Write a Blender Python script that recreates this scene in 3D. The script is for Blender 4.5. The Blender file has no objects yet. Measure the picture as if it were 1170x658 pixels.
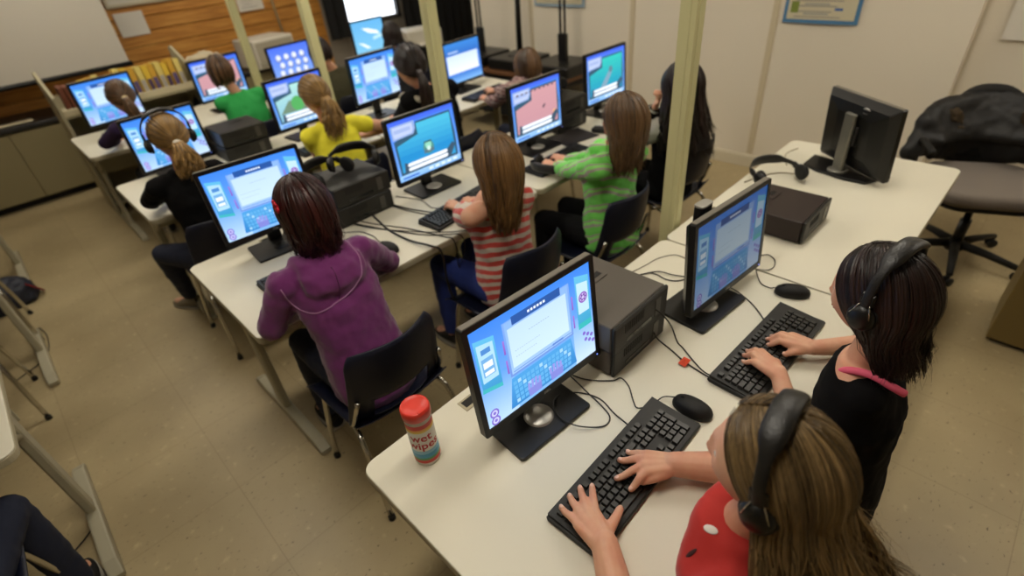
import bpy, bmesh, math, random
from mathutils import Vector, Matrix, Euler
from mathutils.geometry import tessellate_polygon
R = math.radians; PI = math.pi
rnd = random.Random(7)
scene = bpy.context.scene
COL = scene.collection

# ------------------------------------------------------------------ materials
def srgb(h):
    if isinstance(h, str):
        h = h.lstrip('#'); c = [int(h[i:i+2], 16)/255 for i in (0, 2, 4)]
    else: c = h
    return tuple(x/12.92 if x <= .04045 else ((x+.055)/1.055)**2.4 for x in c) + (1.,)
MATS = {}
def mat(name, col, rough=.5, metal=0., spec=.5, bump=0., bscale=60., var=0., vscale=8., sheen=0., aniso=None, coat=0., two=None):
    """plain surface with optional colour mottling (var) and fine bump"""
    if name in MATS: return MATS[name]
    m = bpy.data.materials.new(name); m.use_nodes = True; nt = m.node_tree; N = nt.nodes; L = nt.links
    b = N['Principled BSDF']; c = srgb(col)
    b.inputs['Base Color'].default_value = c; b.inputs['Roughness'].default_value = rough
    b.inputs['Metallic'].default_value = metal; b.inputs['Specular IOR Level'].default_value = spec
    if sheen: b.inputs['Sheen Weight'].default_value = sheen
    if coat: b.inputs['Coat Weight'].default_value = coat
    tc = N.new('ShaderNodeTexCoord')
    src = tc.outputs['Object']
    if aniso:
        mp = N.new('ShaderNodeMapping'); mp.inputs['Scale'].default_value = aniso
        L.new(src, mp.inputs['Vector']); src = mp.outputs[0]
    if var or two:
        n = N.new('ShaderNodeTexNoise'); n.inputs['Scale'].default_value = vscale; n.inputs['Detail'].default_value = 5
        L.new(src, n.inputs['Vector'])
        mx = N.new('ShaderNodeMix'); mx.data_type = 'RGBA'
        c2 = srgb(two) if two else tuple(x*(1-var) for x in c[:3])+(1,)
        c1 = c if two else tuple(min(1, x*(1+var*.5)) for x in c[:3])+(1,)
        mx.inputs[6].default_value = c1; mx.inputs[7].default_value = c2
        L.new(n.outputs[0], mx.inputs[0]); L.new(mx.outputs[2], b.inputs['Base Color'])
    if bump:
        n2 = N.new('ShaderNodeTexNoise'); n2.inputs['Scale'].default_value = bscale; n2.inputs['Detail'].default_value = 3
        L.new(src, n2.inputs['Vector'])
        bp = N.new('ShaderNodeBump'); bp.inputs['Strength'].default_value = bump; bp.inputs['Distance'].default_value = .004
        L.new(n2.outputs[0], bp.inputs['Height']); L.new(bp.outputs[0], b.inputs['Normal'])
    MATS[name] = m; return m
def newmat(name):
    m = bpy.data.materials.new(name); m.use_nodes = True; MATS[name] = m
    return m, m.node_tree.nodes, m.node_tree.links, m.node_tree.nodes['Principled BSDF']
def ramp(N, stops, interp='LINEAR'):
    r = N.new('ShaderNodeValToRGB'); e = r.color_ramp; e.interpolation = interp
    while len(e.elements) > 1: e.elements.remove(e.elements[-1])
    e.elements[0].position = stops[0][0]; e.elements[0].color = stops[0][1]
    for p, c in stops[1:]:
        k = e.elements.new(p); k.color = c
    return r

def floor_mat():
    m, N, L, b = newmat('speckled vinyl tile')
    tc = N.new('ShaderNodeTexCoord'); P = tc.outputs['Object']
    n = N.new('ShaderNodeTexNoise'); n.inputs['Scale'].default_value = 1.6; n.inputs['Detail'].default_value = 6; L.new(P, n.inputs['Vector'])
    r = ramp(N, [(.3, srgb('#9C8B68')), (.7, srgb('#B3A27C'))]); L.new(n.outputs[0], r.inputs[0])
    # short dark flecks
    mp = N.new('ShaderNodeMapping'); mp.inputs['Scale'].default_value = (1, 1.9, 1); mp.inputs['Rotation'].default_value = (0, 0, .5); L.new(P, mp.inputs[0])
    n2 = N.new('ShaderNodeTexNoise'); n2.inputs['Scale'].default_value = 40; n2.inputs['Detail'].default_value = 4; n2.inputs['Roughness'].default_value = .62; L.new(mp.outputs[0], n2.inputs['Vector'])
    r2 = ramp(N, [(.63, (0, 0, 0, 1)), (.70, (1, 1, 1, 1))]); L.new(n2.outputs[0], r2.inputs[0])
    mx = N.new('ShaderNodeMix'); mx.data_type = 'RGBA'; L.new(r2.outputs[0], mx.inputs[0]); L.new(r.outputs[0], mx.inputs[6]); mx.inputs[7].default_value = srgb('#6A5D45')
    n3 = N.new('ShaderNodeTexNoise'); n3.inputs['Scale'].default_value = 22; n3.inputs['Detail'].default_value = 5; L.new(P, n3.inputs['Vector'])
    r3 = ramp(N, [(.62, (0, 0, 0, 1)), (.75, (.5, .5, .5, 1))]); L.new(n3.outputs[0], r3.inputs[0])
    mx2 = N.new('ShaderNodeMix'); mx2.data_type = 'RGBA'; L.new(r3.outputs[0], mx2.inputs[0]); L.new(mx.outputs[2], mx2.inputs[6]); mx2.inputs[7].default_value = srgb('#CDB88F')
    # tile seams
    br = N.new('ShaderNodeTexBrick'); br.offset = 0; br.inputs['Scale'].default_value = 1
    br.inputs['Mortar Size'].default_value = .0018; br.inputs['Brick Width'].default_value = .46; br.inputs['Row Height'].default_value = .46
    br.inputs['Color1'].default_value = (1, 1, 1, 1); br.inputs['Color2'].default_value = (.96, .96, .96, 1); br.inputs['Mortar'].default_value = (.74, .72, .68, 1)
    L.new(P, br.inputs['Vector'])
    mu = N.new('ShaderNodeMix'); mu.data_type = 'RGBA'; mu.blend_type = 'MULTIPLY'; mu.inputs[0].default_value = .8
    L.new(mx2.outputs[2], mu.inputs[6]); L.new(br.outputs[0], mu.inputs[7]); L.new(mu.outputs[2], b.inputs['Base Color'])
    rr = N.new('ShaderNodeMapRange'); rr.inputs[3].default_value = .28; rr.inputs[4].default_value = .5; L.new(n.outputs[0], rr.inputs[0]); L.new(rr.outputs[0], b.inputs['Roughness'])
    b.inputs['Specular IOR Level'].default_value = .35
    return m
def plank_mat():
    m, N, L, b = newmat('varnished pine boards')
    tc = N.new('ShaderNodeTexCoord'); P = tc.outputs['Object']
    sp = N.new('ShaderNodeSeparateXYZ'); L.new(P, sp.inputs[0])
    dv = N.new('ShaderNodeMath'); dv.operation = 'DIVIDE'; dv.inputs[1].default_value = .135; L.new(sp.outputs[2], dv.inputs[0])
    fl = N.new('ShaderNodeMath'); fl.operation = 'FLOOR'; L.new(dv.outputs[0], fl.inputs[0])
    wn = N.new('ShaderNodeTexWhiteNoise'); wn.noise_dimensions = '1D'; L.new(fl.outputs[0], wn.inputs['W'])
    mp = N.new('ShaderNodeMapping'); mp.inputs['Scale'].default_value = (1.4, 1, 14); L.new(P, mp.inputs[0])
    n = N.new('ShaderNodeTexNoise'); n.inputs['Scale'].default_value = 3; n.inputs['Detail'].default_value = 6; L.new(mp.outputs[0], n.inputs['Vector'])
    r = ramp(N, [(.25, srgb('#9A6526')), (.5, srgb('#BC8238')), (.75, srgb('#CE9A4C'))]); L.new(n.outputs[0], r.inputs[0])
    vo = N.new('ShaderNodeTexVoronoi'); vo.inputs['Scale'].default_value = 4.2; L.new(P, vo.inputs['Vector'])
    r2 = ramp(N, [(.03, (.4, .3, .2, 1)), (.09, (1, 1, 1, 1))]); L.new(vo.outputs[0], r2.inputs[0])
    mu = N.new('ShaderNodeMix'); mu.data_type = 'RGBA'; mu.blend_type = 'MULTIPLY'; mu.inputs[0].default_value = .8; L.new(r.outputs[0], mu.inputs[6]); L.new(r2.outputs[0], mu.inputs[7])
    r3 = ramp(N, [(0, (.86, .84, .80, 1)), (1, (1.1, 1.05, 1, 1))]); L.new(wn.outputs[0], r3.inputs[0])
    m2 = N.new('ShaderNodeMix'); m2.data_type = 'RGBA'; m2.blend_type = 'MULTIPLY'; m2.inputs[0].default_value = 1; L.new(mu.outputs[2], m2.inputs[6]); L.new(r3.outputs[0], m2.inputs[7])
    L.new(m2.outputs[2], b.inputs['Base Color']); b.inputs['Roughness'].default_value = .45
    return m
def screen_mat():
    m, N, L, b = newmat('lit display')
    a = N.new('ShaderNodeAttribute'); a.attribute_name = 'tint'
    b.inputs['Base Color'].default_value = (.004, .004, .005, 1); b.inputs['Roughness'].default_value = .35; b.inputs['Specular IOR Level'].default_value = .3
    L.new(a.outputs['Color'], b.inputs['Emission Color']); b.inputs['Emission Strength'].default_value = SCREEN_E
    return m
SCREEN_E = 1.10
def hair_mat(name, dark, light):
    m, N, L, b = newmat(name)
    a = N.new('ShaderNodeAttribute'); a.attribute_name = 'tint'
    tc = N.new('ShaderNodeTexCoord'); mp = N.new('ShaderNodeMapping'); mp.inputs['Scale'].default_value = (1, 1, .12); L.new(tc.outputs['Object'], mp.inputs[0])
    n = N.new('ShaderNodeTexNoise'); n.inputs['Scale'].default_value = 160; n.inputs['Detail'].default_value = 3; L.new(mp.outputs[0], n.inputs['Vector'])
    ad = N.new('ShaderNodeMath'); ad.operation = 'MULTIPLY_ADD'; ad.inputs[1].default_value = .5; ad.inputs[2].default_value = -.25; L.new(n.outputs[0], ad.inputs[0])
    sp = N.new('ShaderNodeSeparateColor'); L.new(a.outputs['Color'], sp.inputs[0])
    a2 = N.new('ShaderNodeMath'); a2.operation = 'ADD'; a2.use_clamp = True; L.new(sp.outputs[0], a2.inputs[0]); L.new(ad.outputs[0], a2.inputs[1])
    mx = N.new('ShaderNodeMix'); mx.data_type = 'RGBA'; mx.inputs[6].default_value = srgb(dark); mx.inputs[7].default_value = srgb(light)
    L.new(a2.outputs[0], mx.inputs[0]); L.new(mx.outputs[2], b.inputs['Base Color'])
    b.inputs['Roughness'].default_value = .38; b.inputs['Specular IOR Level'].default_value = .45
    bp = N.new('ShaderNodeBump'); bp.inputs['Strength'].default_value = .5; bp.inputs['Distance'].default_value = .002; L.new(n.outputs[0], bp.inputs['Height']); L.new(bp.outputs[0], b.inputs['Normal'])
    return m
def stripe_mat(name, cols, period, axis=(0, 0, 1), warp=.02, rough=.85, edges=None):
    """knitted cloth with stripes along an object axis; cols is [(pos, hex), ...] over one period"""
    m, N, L, b = newmat(name)
    tc = N.new('ShaderNodeTexCoord')
    n = N.new('ShaderNodeTexNoise'); n.inputs['Scale'].default_value = 9; n.inputs['Detail'].default_value = 2; L.new(tc.outputs['Object'], n.inputs['Vector'])
    dt = N.new('ShaderNodeVectorMath'); dt.operation = 'DOT_PRODUCT'; dt.inputs[1].default_value = axis; L.new(tc.outputs['Object'], dt.inputs[0])
    ma = N.new('ShaderNodeMath'); ma.operation = 'MULTIPLY_ADD'; ma.inputs[1].default_value = warp*2; L.new(n.outputs[0], ma.inputs[0]); L.new(dt.outputs['Value'], ma.inputs[2])
    dv = N.new('ShaderNodeMath'); dv.operation = 'DIVIDE'; dv.inputs[1].default_value = period; L.new(ma.outputs[0], dv.inputs[0])
    fr = N.new('ShaderNodeMath'); fr.operation = 'FRACT'; L.new(dv.outputs[0], fr.inputs[0])
    r = ramp(N, [(p, srgb(c)) for p, c in cols], 'CONSTANT'); L.new(fr.outputs[0], r.inputs[0]); L.new(r.outputs[0], b.inputs['Base Color'])
    b.inputs['Roughness'].default_value = rough; b.inputs['Sheen Weight'].default_value = .2
    n2 = N.new('ShaderNodeTexNoise'); n2.inputs['Scale'].default_value = 25; n2.inputs['Detail'].default_value = 4; L.new(tc.outputs['Object'], n2.inputs['Vector'])
    bp = N.new('ShaderNodeBump'); bp.inputs['Strength'].default_value = .4; bp.inputs['Distance'].default_value = .008; L.new(n2.outputs[0], bp.inputs['Height']); L.new(bp.outputs[0], b.inputs['Normal'])
    return m
def plaid_mat(name):
    m, N, L, b = newmat(name)
    tc = N.new('ShaderNodeTexCoord'); sp = N.new('ShaderNodeSeparateXYZ'); L.new(tc.outputs['Object'], sp.inputs[0])
    outs = []
    for k, (o, per) in enumerate(((0, .05), (2, .06))):
        dv = N.new('ShaderNodeMath'); dv.operation = 'DIVIDE'; dv.inputs[1].default_value = per; L.new(sp.outputs[o], dv.inputs[0])
        fr = N.new('ShaderNodeMath'); fr.operation = 'FRACT'; L.new(dv.outputs[0], fr.inputs[0])
        r = ramp(N, [(0, srgb('#7A5A58')), (.35, srgb('#C7B4AC')), (.45, srgb('#5A4648')), (.75, srgb('#8E4A48')), (.85, srgb('#B8A49C'))], 'CONSTANT'); L.new(fr.outputs[0], r.inputs[0]); outs.append(r)
    mx = N.new('ShaderNodeMix'); mx.data_type = 'RGBA'; mx.inputs[0].default_value = .5; L.new(outs[0].outputs[0], mx.inputs[6]); L.new(outs[1].outputs[0], mx.inputs[7])
    L.new(mx.outputs[2], b.inputs['Base Color']); b.inputs['Roughness'].default_value = .85
    return m
def skin_mat(name, col, pink):
    m, N, L, b = newmat(name)
    tc = N.new('ShaderNodeTexCoord'); n = N.new('ShaderNodeTexNoise'); n.inputs['Scale'].default_value = 18; n.inputs['Detail'].default_value = 4; L.new(tc.outputs['Object'], n.inputs['Vector'])
    r = ramp(N, [(.35, srgb(col)), (.7, srgb(pink))]); L.new(n.outputs[0], r.inputs[0]); L.new(r.outputs[0], b.inputs['Base Color'])
    b.inputs['Roughness'].default_value = .5; b.inputs['Subsurface Weight'].default_value = .12; b.inputs['Subsurface Radius'].default_value = (.02, .008, .004); b.inputs['Subsurface Scale'].default_value = .5
    b.inputs['Specular IOR Level'].default_value = .35
    return m

# ------------------------------------------------------------------ mesh helpers
class MB:
    """collects shapes (verts, faces, material index, tint) and links them as ONE mesh object"""
    def __init__(s): s.v = []; s.f = []; s.mi = []; s.t = []; s.sm = []
    def add(s, verts, faces, mi=0, tint=None, M=None, smooth=True):
        o = len(s.v)
        for p in verts:
            p = Vector(p); s.v.append(M @ p if M else p)
        for f in faces: s.f.append([i+o for i in f]); s.mi.append(mi); s.t.append(tint); s.sm.append(smooth)
        return s
    def bm(s, b, mi=0, tint=None, M=None, smooth=True):
        b.verts.index_update(); s.add([v.co.copy() for v in b.verts], [[v.index for v in f.verts] for f in b.faces], mi, tint, M, smooth); b.free(); return s
    def box(s, c, d, mi=0, bev=0., rot=None, M=None, seg=1, tint=None):
        b = bmesh.new(); bmesh.ops.create_cube(b, size=1)
        for v in b.verts: v.co = Vector((v.co.x*d[0], v.co.y*d[1], v.co.z*d[2]))
        if bev: bmesh.ops.bevel(b, geom=b.edges[:], offset=min(bev, min(d)*.45), segments=seg, affect='EDGES', profile=.5)
        T = Matrix.Translation(c)
        if rot: T = T @ Euler(rot).to_matrix().to_4x4()
        if M: T = M @ T
        return s.bm(b, mi, tint, T, smooth=False)
    def prism(s, pts, z0, z1, mi=0, bev=0., M=None, tint=None, seg=2, smooth=False):
        """polygon in xy extruded along z"""
        b = bmesh.new(); vs = [b.verts.new((x, y, z0)) for x, y in pts]; f = b.faces.new(vs)
        if f.normal.z > 0: pass
        r = bmesh.ops.extrude_face_region(b, geom=[f]); nv = [g for g in r['geom'] if isinstance(g, bmesh.types.BMVert)]
        for v in nv: v.co.z = z1
        bmesh.ops.recalc_face_normals(b, faces=b.faces[:])
        if bev:
            ed = [e for e in b.edges if abs(e.verts[0].co.z-e.verts[1].co.z) < 1e-7]
            bmesh.ops.bevel(b, geom=ed, offset=bev, segments=seg, affect='EDGES', profile=.5)
        return s.bm(b, mi, tint, M, smooth)
    def tube(s, pts, r, n=8, mi=0, M=None, caps=True, tint=None, flat=1., tints=None):
        """round tube through points; r a number or a list"""
        pts = [Vector(p) for p in pts]
        rs = r if isinstance(r, (list, tuple)) else [r]*len(pts)
        vs = []; fs = []; up = None
        for i, p in enumerate(pts):
            d = (pts[min(i+1, len(pts)-1)]-pts[max(i-1, 0)])
            d = d.normalized() if d.length > 1e-9 else Vector((0, 0, 1))
            if up is None: up = Vector((0, 0, 1)) if abs(d.z) < .9 else Vector((1, 0, 0))
            a = (up - d*up.dot(d))
            a = a.normalized() if a.length > 1e-6 else d.orthogonal().normalized()
            c = d.cross(a); up = a
            for k in range(n):
                t = 2*PI*k/n; vs.append(p + (a*math.cos(t)*flat + c*math.sin(t))*rs[i])
        m = len(pts)
        for i in range(m-1):
            for k in range(n): fs.append((i*n+k, i*n+(k+1) % n, (i+1)*n+(k+1) % n, (i+1)*n+k))
        if caps: fs.append(tuple(range(n-1, -1, -1))); fs.append(tuple((m-1)*n+k for k in range(n)))
        if tints is None: return s.add(vs, fs, mi, tint, M)
        o = len(s.f); s.add(vs, fs, mi, tint, M)
        for j in range(len(fs)): s.t[o+j] = tints[min(j//n, m-1)]
        return s
    def lathe(s, prof, n=24, mi=0, M=None, tint=None):
        vs = []; fs = []
        for (r, z) in prof:
            for k in range(n): t = 2*PI*k/n; vs.append((max(r, 1e-5)*math.cos(t), max(r, 1e-5)*math.sin(t), z))
        for i in range(len(prof)-1):
            for k in range(n): fs.append((i*n+k, i*n+(k+1) % n, (i+1)*n+(k+1) % n, (i+1)*n+k))
        fs.append(tuple(range(n-1, -1, -1))); fs.append(tuple((len(prof)-1)*n+k for k in range(n)))
        return s.add(vs, fs, mi, tint, M)
    def ball(s, c, r, n=12, mi=0, M=None, tint=None):
        rx, ry, rz = r if isinstance(r, (tuple, list)) else (r, r, r); vs = []; fs = []; h = max(4, n//2+1)
        vs.append((c[0], c[1], c[2]+rz))
        for i in range(1, h):
            p = PI*i/h
            for k in range(n): t = 2*PI*k/n; vs.append((c[0]+rx*math.sin(p)*math.cos(t), c[1]+ry*math.sin(p)*math.sin(t), c[2]+rz*math.cos(p)))
        vs.append((c[0], c[1], c[2]-rz)); e = len(vs)-1
        for k in range(n): fs.append((0, 1+k, 1+(k+1) % n)); fs.append((e, e-n+(k+1) % n, e-n+k))
        for i in range(h-2):
            for k in range(n): fs.append((1+i*n+k, 1+(i+1)*n+k, 1+(i+1)*n+(k+1) % n, 1+i*n+(k+1) % n))
        return s.add(vs, fs, mi, tint, M)
    def loft(s, rings, n=20, mi=0, M=None, p=2.):
        """closed loft of super-elliptic rings (cx,cy,cz,rx,ry)"""
        vs = []; fs = []
        for (cx, cy, cz, rx, ry) in rings:
            for k in range(n):
                t = 2*PI*k/n; c, q = math.cos(t), math.sin(t)
                vs.append((cx+rx*math.copysign(abs(c)**(2/p), c), cy+ry*math.copysign(abs(q)**(2/p), q), cz))
        for i in range(len(rings)-1):
            for k in range(n): fs.append((i*n+k, i*n+(k+1) % n, (i+1)*n+(k+1) % n, (i+1)*n+k))
        fs.append(tuple(range(n-1, -1, -1))); fs.append(tuple((len(rings)-1)*n+k for k in range(n)))
        return s.add(vs, fs, mi, None, M)
    def mesh(s, name, mats, auto=35):
        me = bpy.data.meshes.new(name); me.from_pydata(s.v, [], s.f)
        for m in (mats if isinstance(mats, (list, tuple)) else [mats]): me.materials.append(m)
        me.polygons.foreach_set('material_index', s.mi); me.polygons.foreach_set('use_smooth', s.sm)
        if any(t is not None for t in s.t):
            at = me.color_attributes.new('tint', 'FLOAT_COLOR', 'CORNER')
            for p in me.polygons:
                t = s.t[p.index] or (1, 1, 1, 1)
                for k, li in enumerate(p.loop_indices):
                    at.data[li].color = t[k % len(t)] if isinstance(t[0], (tuple, list)) else t
        me.update(); return me
    def build(s, name, mats, parent=None, loc=None, rot=None, **kw):
        return link(name, s.mesh(name, mats), parent, loc, rot, **kw)
def link(name, data, parent=None, loc=None, rot=None, label=None, cat=None, group=None, kind=None):
    o = bpy.data.objects.new(name, data); COL.objects.link(o)
    if parent: o.parent = parent
    if loc is not None: o.location = loc
    if rot is not None: o.rotation_euler = rot
    return tag(o, label, cat, group, kind)
def tag(o, label=None, cat=None, group=None, kind=None):
    for k, v in (('label', label), ('category', cat), ('group', group), ('kind', kind)):
        if v: o[k] = v
    return o
def thing(name, label, cat, loc=(0, 0, 0), rz=0., group=None, rot=None):
    return link(name, None, None, loc, rot or (0, 0, rz), label, cat, group)
def copy_tree(o, parent=None, **kw):
    c = o.copy(); COL.objects.link(c); c.parent = parent
    for k, v in kw.items():
        if v is not None: c[k] = v
    for ch in [q for q in bpy.data.objects if q.parent == o and q != c]: copy_tree(ch, c)
    return c
def struct(mb, name, m): return mb.build(name, m, kind='structure')
def rrect(w, d, r, n=5, cx=0, cy=0):
    pts = []
    for (sx, sy, a0) in ((1, 1, 0), (-1, 1, 90), (-1, -1, 180), (1, -1, 270)):
        for k in range(n+1):
            a = R(a0+90*k/n); pts.append((cx+sx*(w/2-r)+r*math.cos(a), cy+sy*(d/2-r)+r*math.sin(a)))
    return pts
def smooth_path(pts, n=6):
    """Catmull-Rom through the points"""
    P = [Vector(p) for p in pts]; P = [P[0]*2-P[1]]+P+[P[-1]*2-P[-2]]; out = []
    for i in range(1, len(P)-2):
        for k in range(n):
            t = k/n; a, b, c, d = P[i-1], P[i], P[i+1], P[i+2]
            out.append(.5*((2*b)+(c-a)*t+(2*a-5*b+4*c-d)*t*t+(3*b-a-3*c+d)*t**3))
    out.append(P[-2]); return out
def text_geo(txt, size, depth=.0004, bold=0.):
    cu = bpy.data.curves.new('lettering', 'FONT'); cu.body = txt; cu.size = size; cu.align_x = 'CENTER'; cu.align_y = 'CENTER'; cu.extrude = depth; cu.resolution_u = 2; cu.offset = bold
    o = bpy.data.objects.new('lettering', cu); COL.objects.link(o)
    dg = bpy.context.evaluated_depsgraph_get(); me = o.evaluated_get(dg).to_mesh()
    v = [x.co.copy() for x in me.vertices]; f = [list(p.vertices) for p in me.polygons]
    o.evaluated_get(dg).to_mesh_clear(); bpy.data.objects.remove(o); bpy.data.curves.remove(cu); return v, f
CL = {}
def clouds(size):
    if size not in CL:
        t = bpy.data.textures.new('folds', 'CLOUDS'); t.noise_scale = size; t.noise_depth = 2; CL[size] = t
    return CL[size]
def bake(mb, name, mats, voxel=.006, smooth=4, disp=0., dsize=.08, sub=0):
    """voxel-fuse overlapping shapes into one continuous skin"""
    me = mb.mesh(name, mats); o = bpy.data.objects.new(name, me); COL.objects.link(o)
    r = o.modifiers.new('r', 'REMESH'); r.mode = 'VOXEL'; r.voxel_size = voxel; r.use_smooth_shade = True
    s = o.modifiers.new('s', 'SMOOTH'); s.factor = .5; s.iterations = smooth
    if disp:
        d = o.modifiers.new('d', 'DISPLACE'); d.texture = clouds(dsize); d.strength = disp; d.mid_level = .5; d.texture_coords = 'LOCAL'
    dg = bpy.context.evaluated_depsgraph_get(); out = bpy.data.meshes.new_from_object(o.evaluated_get(dg))
    bpy.data.objects.remove(o); out.name = name
    return out
# ------------------------------------------------------------------ palette
skinA = skin_mat('fair skin', '#D9A88A', '#D2957A'); skinB = skin_mat('light tan skin', '#CE9C7C', '#C68D6E')
lam = mat('cream laminate', '#DAD5C2', .42, spec=.4, var=.03, vscale=3)
edge = mat('beige vinyl edging', '#A89F84', .55)
putty = mat('putty painted steel', '#A39C84', .45, spec=.4)
chrome = mat('chromed steel', '#C9C6BE', .18, metal=1)
navy = mat('navy moulded plastic', '#121628', .42, spec=.4, bump=.1, bscale=400)
blk = mat('black plastic', '#0E0D0C', .38, spec=.45)
blkm = mat('matt black plastic', '#141311', .6, spec=.35, bump=.08, bscale=500)
blkg = mat('glossy black plastic', '#0D0D0D', .18)
kbm = mat('keyboard shell', '#141311', .5, spec=.4); keym = mat('keycaps', '#21201D', .4, spec=.45)
silver = mat('silver plastic', '#A8A69F', .35, metal=.5)
leath = mat('black leatherette', '#171615', .42, bump=.25, bscale=220)
foam = mat('ear cushion foam', '#0E0E0E', .75)
cordm = mat('black cord', '#12110F', .5)
pcm = mat('charcoal steel case', '#57514A', .48, spec=.4, bump=.05, bscale=600)
pcf = mat('dark grille plastic', '#15140F', .5)
white = mat('white paper', '#D6CFC0', .8)

# ------------------------------------------------------------------ desks
ZD = .72
def desk(x0, x1, y0, label, y1=None, group=None, corners=.035, legs=(1, 1)):
    y1 = y1 or y0+.765
    t = thing('computer_desk', label, 'desk', ((x0+x1)/2, (y0+y1)/2, 0), group=group)
    w, d = x1-x0-.004, y1-y0
    MB().prism(rrect(w, d, corners), ZD-.006, ZD, bev=.0025).build('tabletop', lam, t)
    MB().prism(rrect(w+.003, d+.003, corners+.0015), ZD-.032, ZD-.0062, bev=.004).build('edge_band', edge, t)
    for sgn, on in ((-1, legs[0]), (1, legs[1])):
        if not on: continue
        x = sgn*(w/2-.055); m = MB()
        m.box((x, .03, (ZD-.03+.05)/2), (.032, .075, ZD-.08), bev=.006)
        m.build('leg', putty, t)
        f = MB(); f.prism([(-d/2+.03, 0), (d/2-.03, 0), (d/2-.03, .022), (d/2-.09, .05), (-d/2+.09, .05), (-d/2+.03, .022)], -.024, .024, bev=.006, M=Matrix.Translation((x, 0, .006)) @ Matrix(((0, 0, 1, 0), (1, 0, 0, 0), (0, 1, 0, 0), (0, 0, 0, 1))))
        f.build('foot', putty, t)
        b = MB(); b.box((x, 0, ZD-.045), (.035, d-.16, .022), bev=.004)
        for q in (-1, 1): b.tube([(x, .03+q*.03, ZD-.2), (x, q*(d/2-.16), ZD-.05)], .014, 6)
        b.build('bracket', putty, t)
    m = MB(); m.box((0, d/2-.12, ZD-.17), (w-.14, .018, .25), bev=.003); m.build('modesty_panel', putty, t)
    g = MB(); g.box((-w*.26, d/2-.05, ZD+.0008), (.085, .045, .0022), bev=.001, mi=1); g.box((-w*.26, d/2-.048, ZD+.0012), (.07, .028, .0022), mi=0, bev=.001)
    g.build('cord_grommet', [blkm, edge], t)
    return t

# ------------------------------------------------------------------ display contents: layered coloured panes, all one lit surface
def c4(h, a=1.0):
    c = srgb(h); return (c[0]*a, c[1]*a, c[2]*a, 1)
class UI:
    def __init__(s, w, h, a=1.): s.a = a; s.w = w; s.h = h; s.mb = MB(); s.k = 0
    def poly(s, pts, *cols):
        s.k += 1; y = -.0011-.00004*s.k
        v = [((u-.5)*s.w, y, (q-.5)*s.h) for u, q in pts]
        n = len(pts)
        if len(cols) == 1: s.mb.add(v, [tuple(range(n))], tint=c4(cols[0], s.a), smooth=False)
        else: s.mb.add(v, [tuple(range(n))], tint=tuple(c4(cols[i % len(cols)], s.a) for i in range(n)), smooth=False)
        return s
    def rect(s, a, b, c, d, lo, hi=None): return s.poly([(a, b), (c, b), (c, d), (a, d)], lo, lo, hi or lo, hi or lo)
    def disc(s, u, q, r, col, n=14, r2=None): return s.poly([(u+r*math.cos(2*PI*k/n), q+(r2 or r*s.w/s.h)*math.sin(2*PI*k/n)) for k in range(n)], col)
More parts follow.
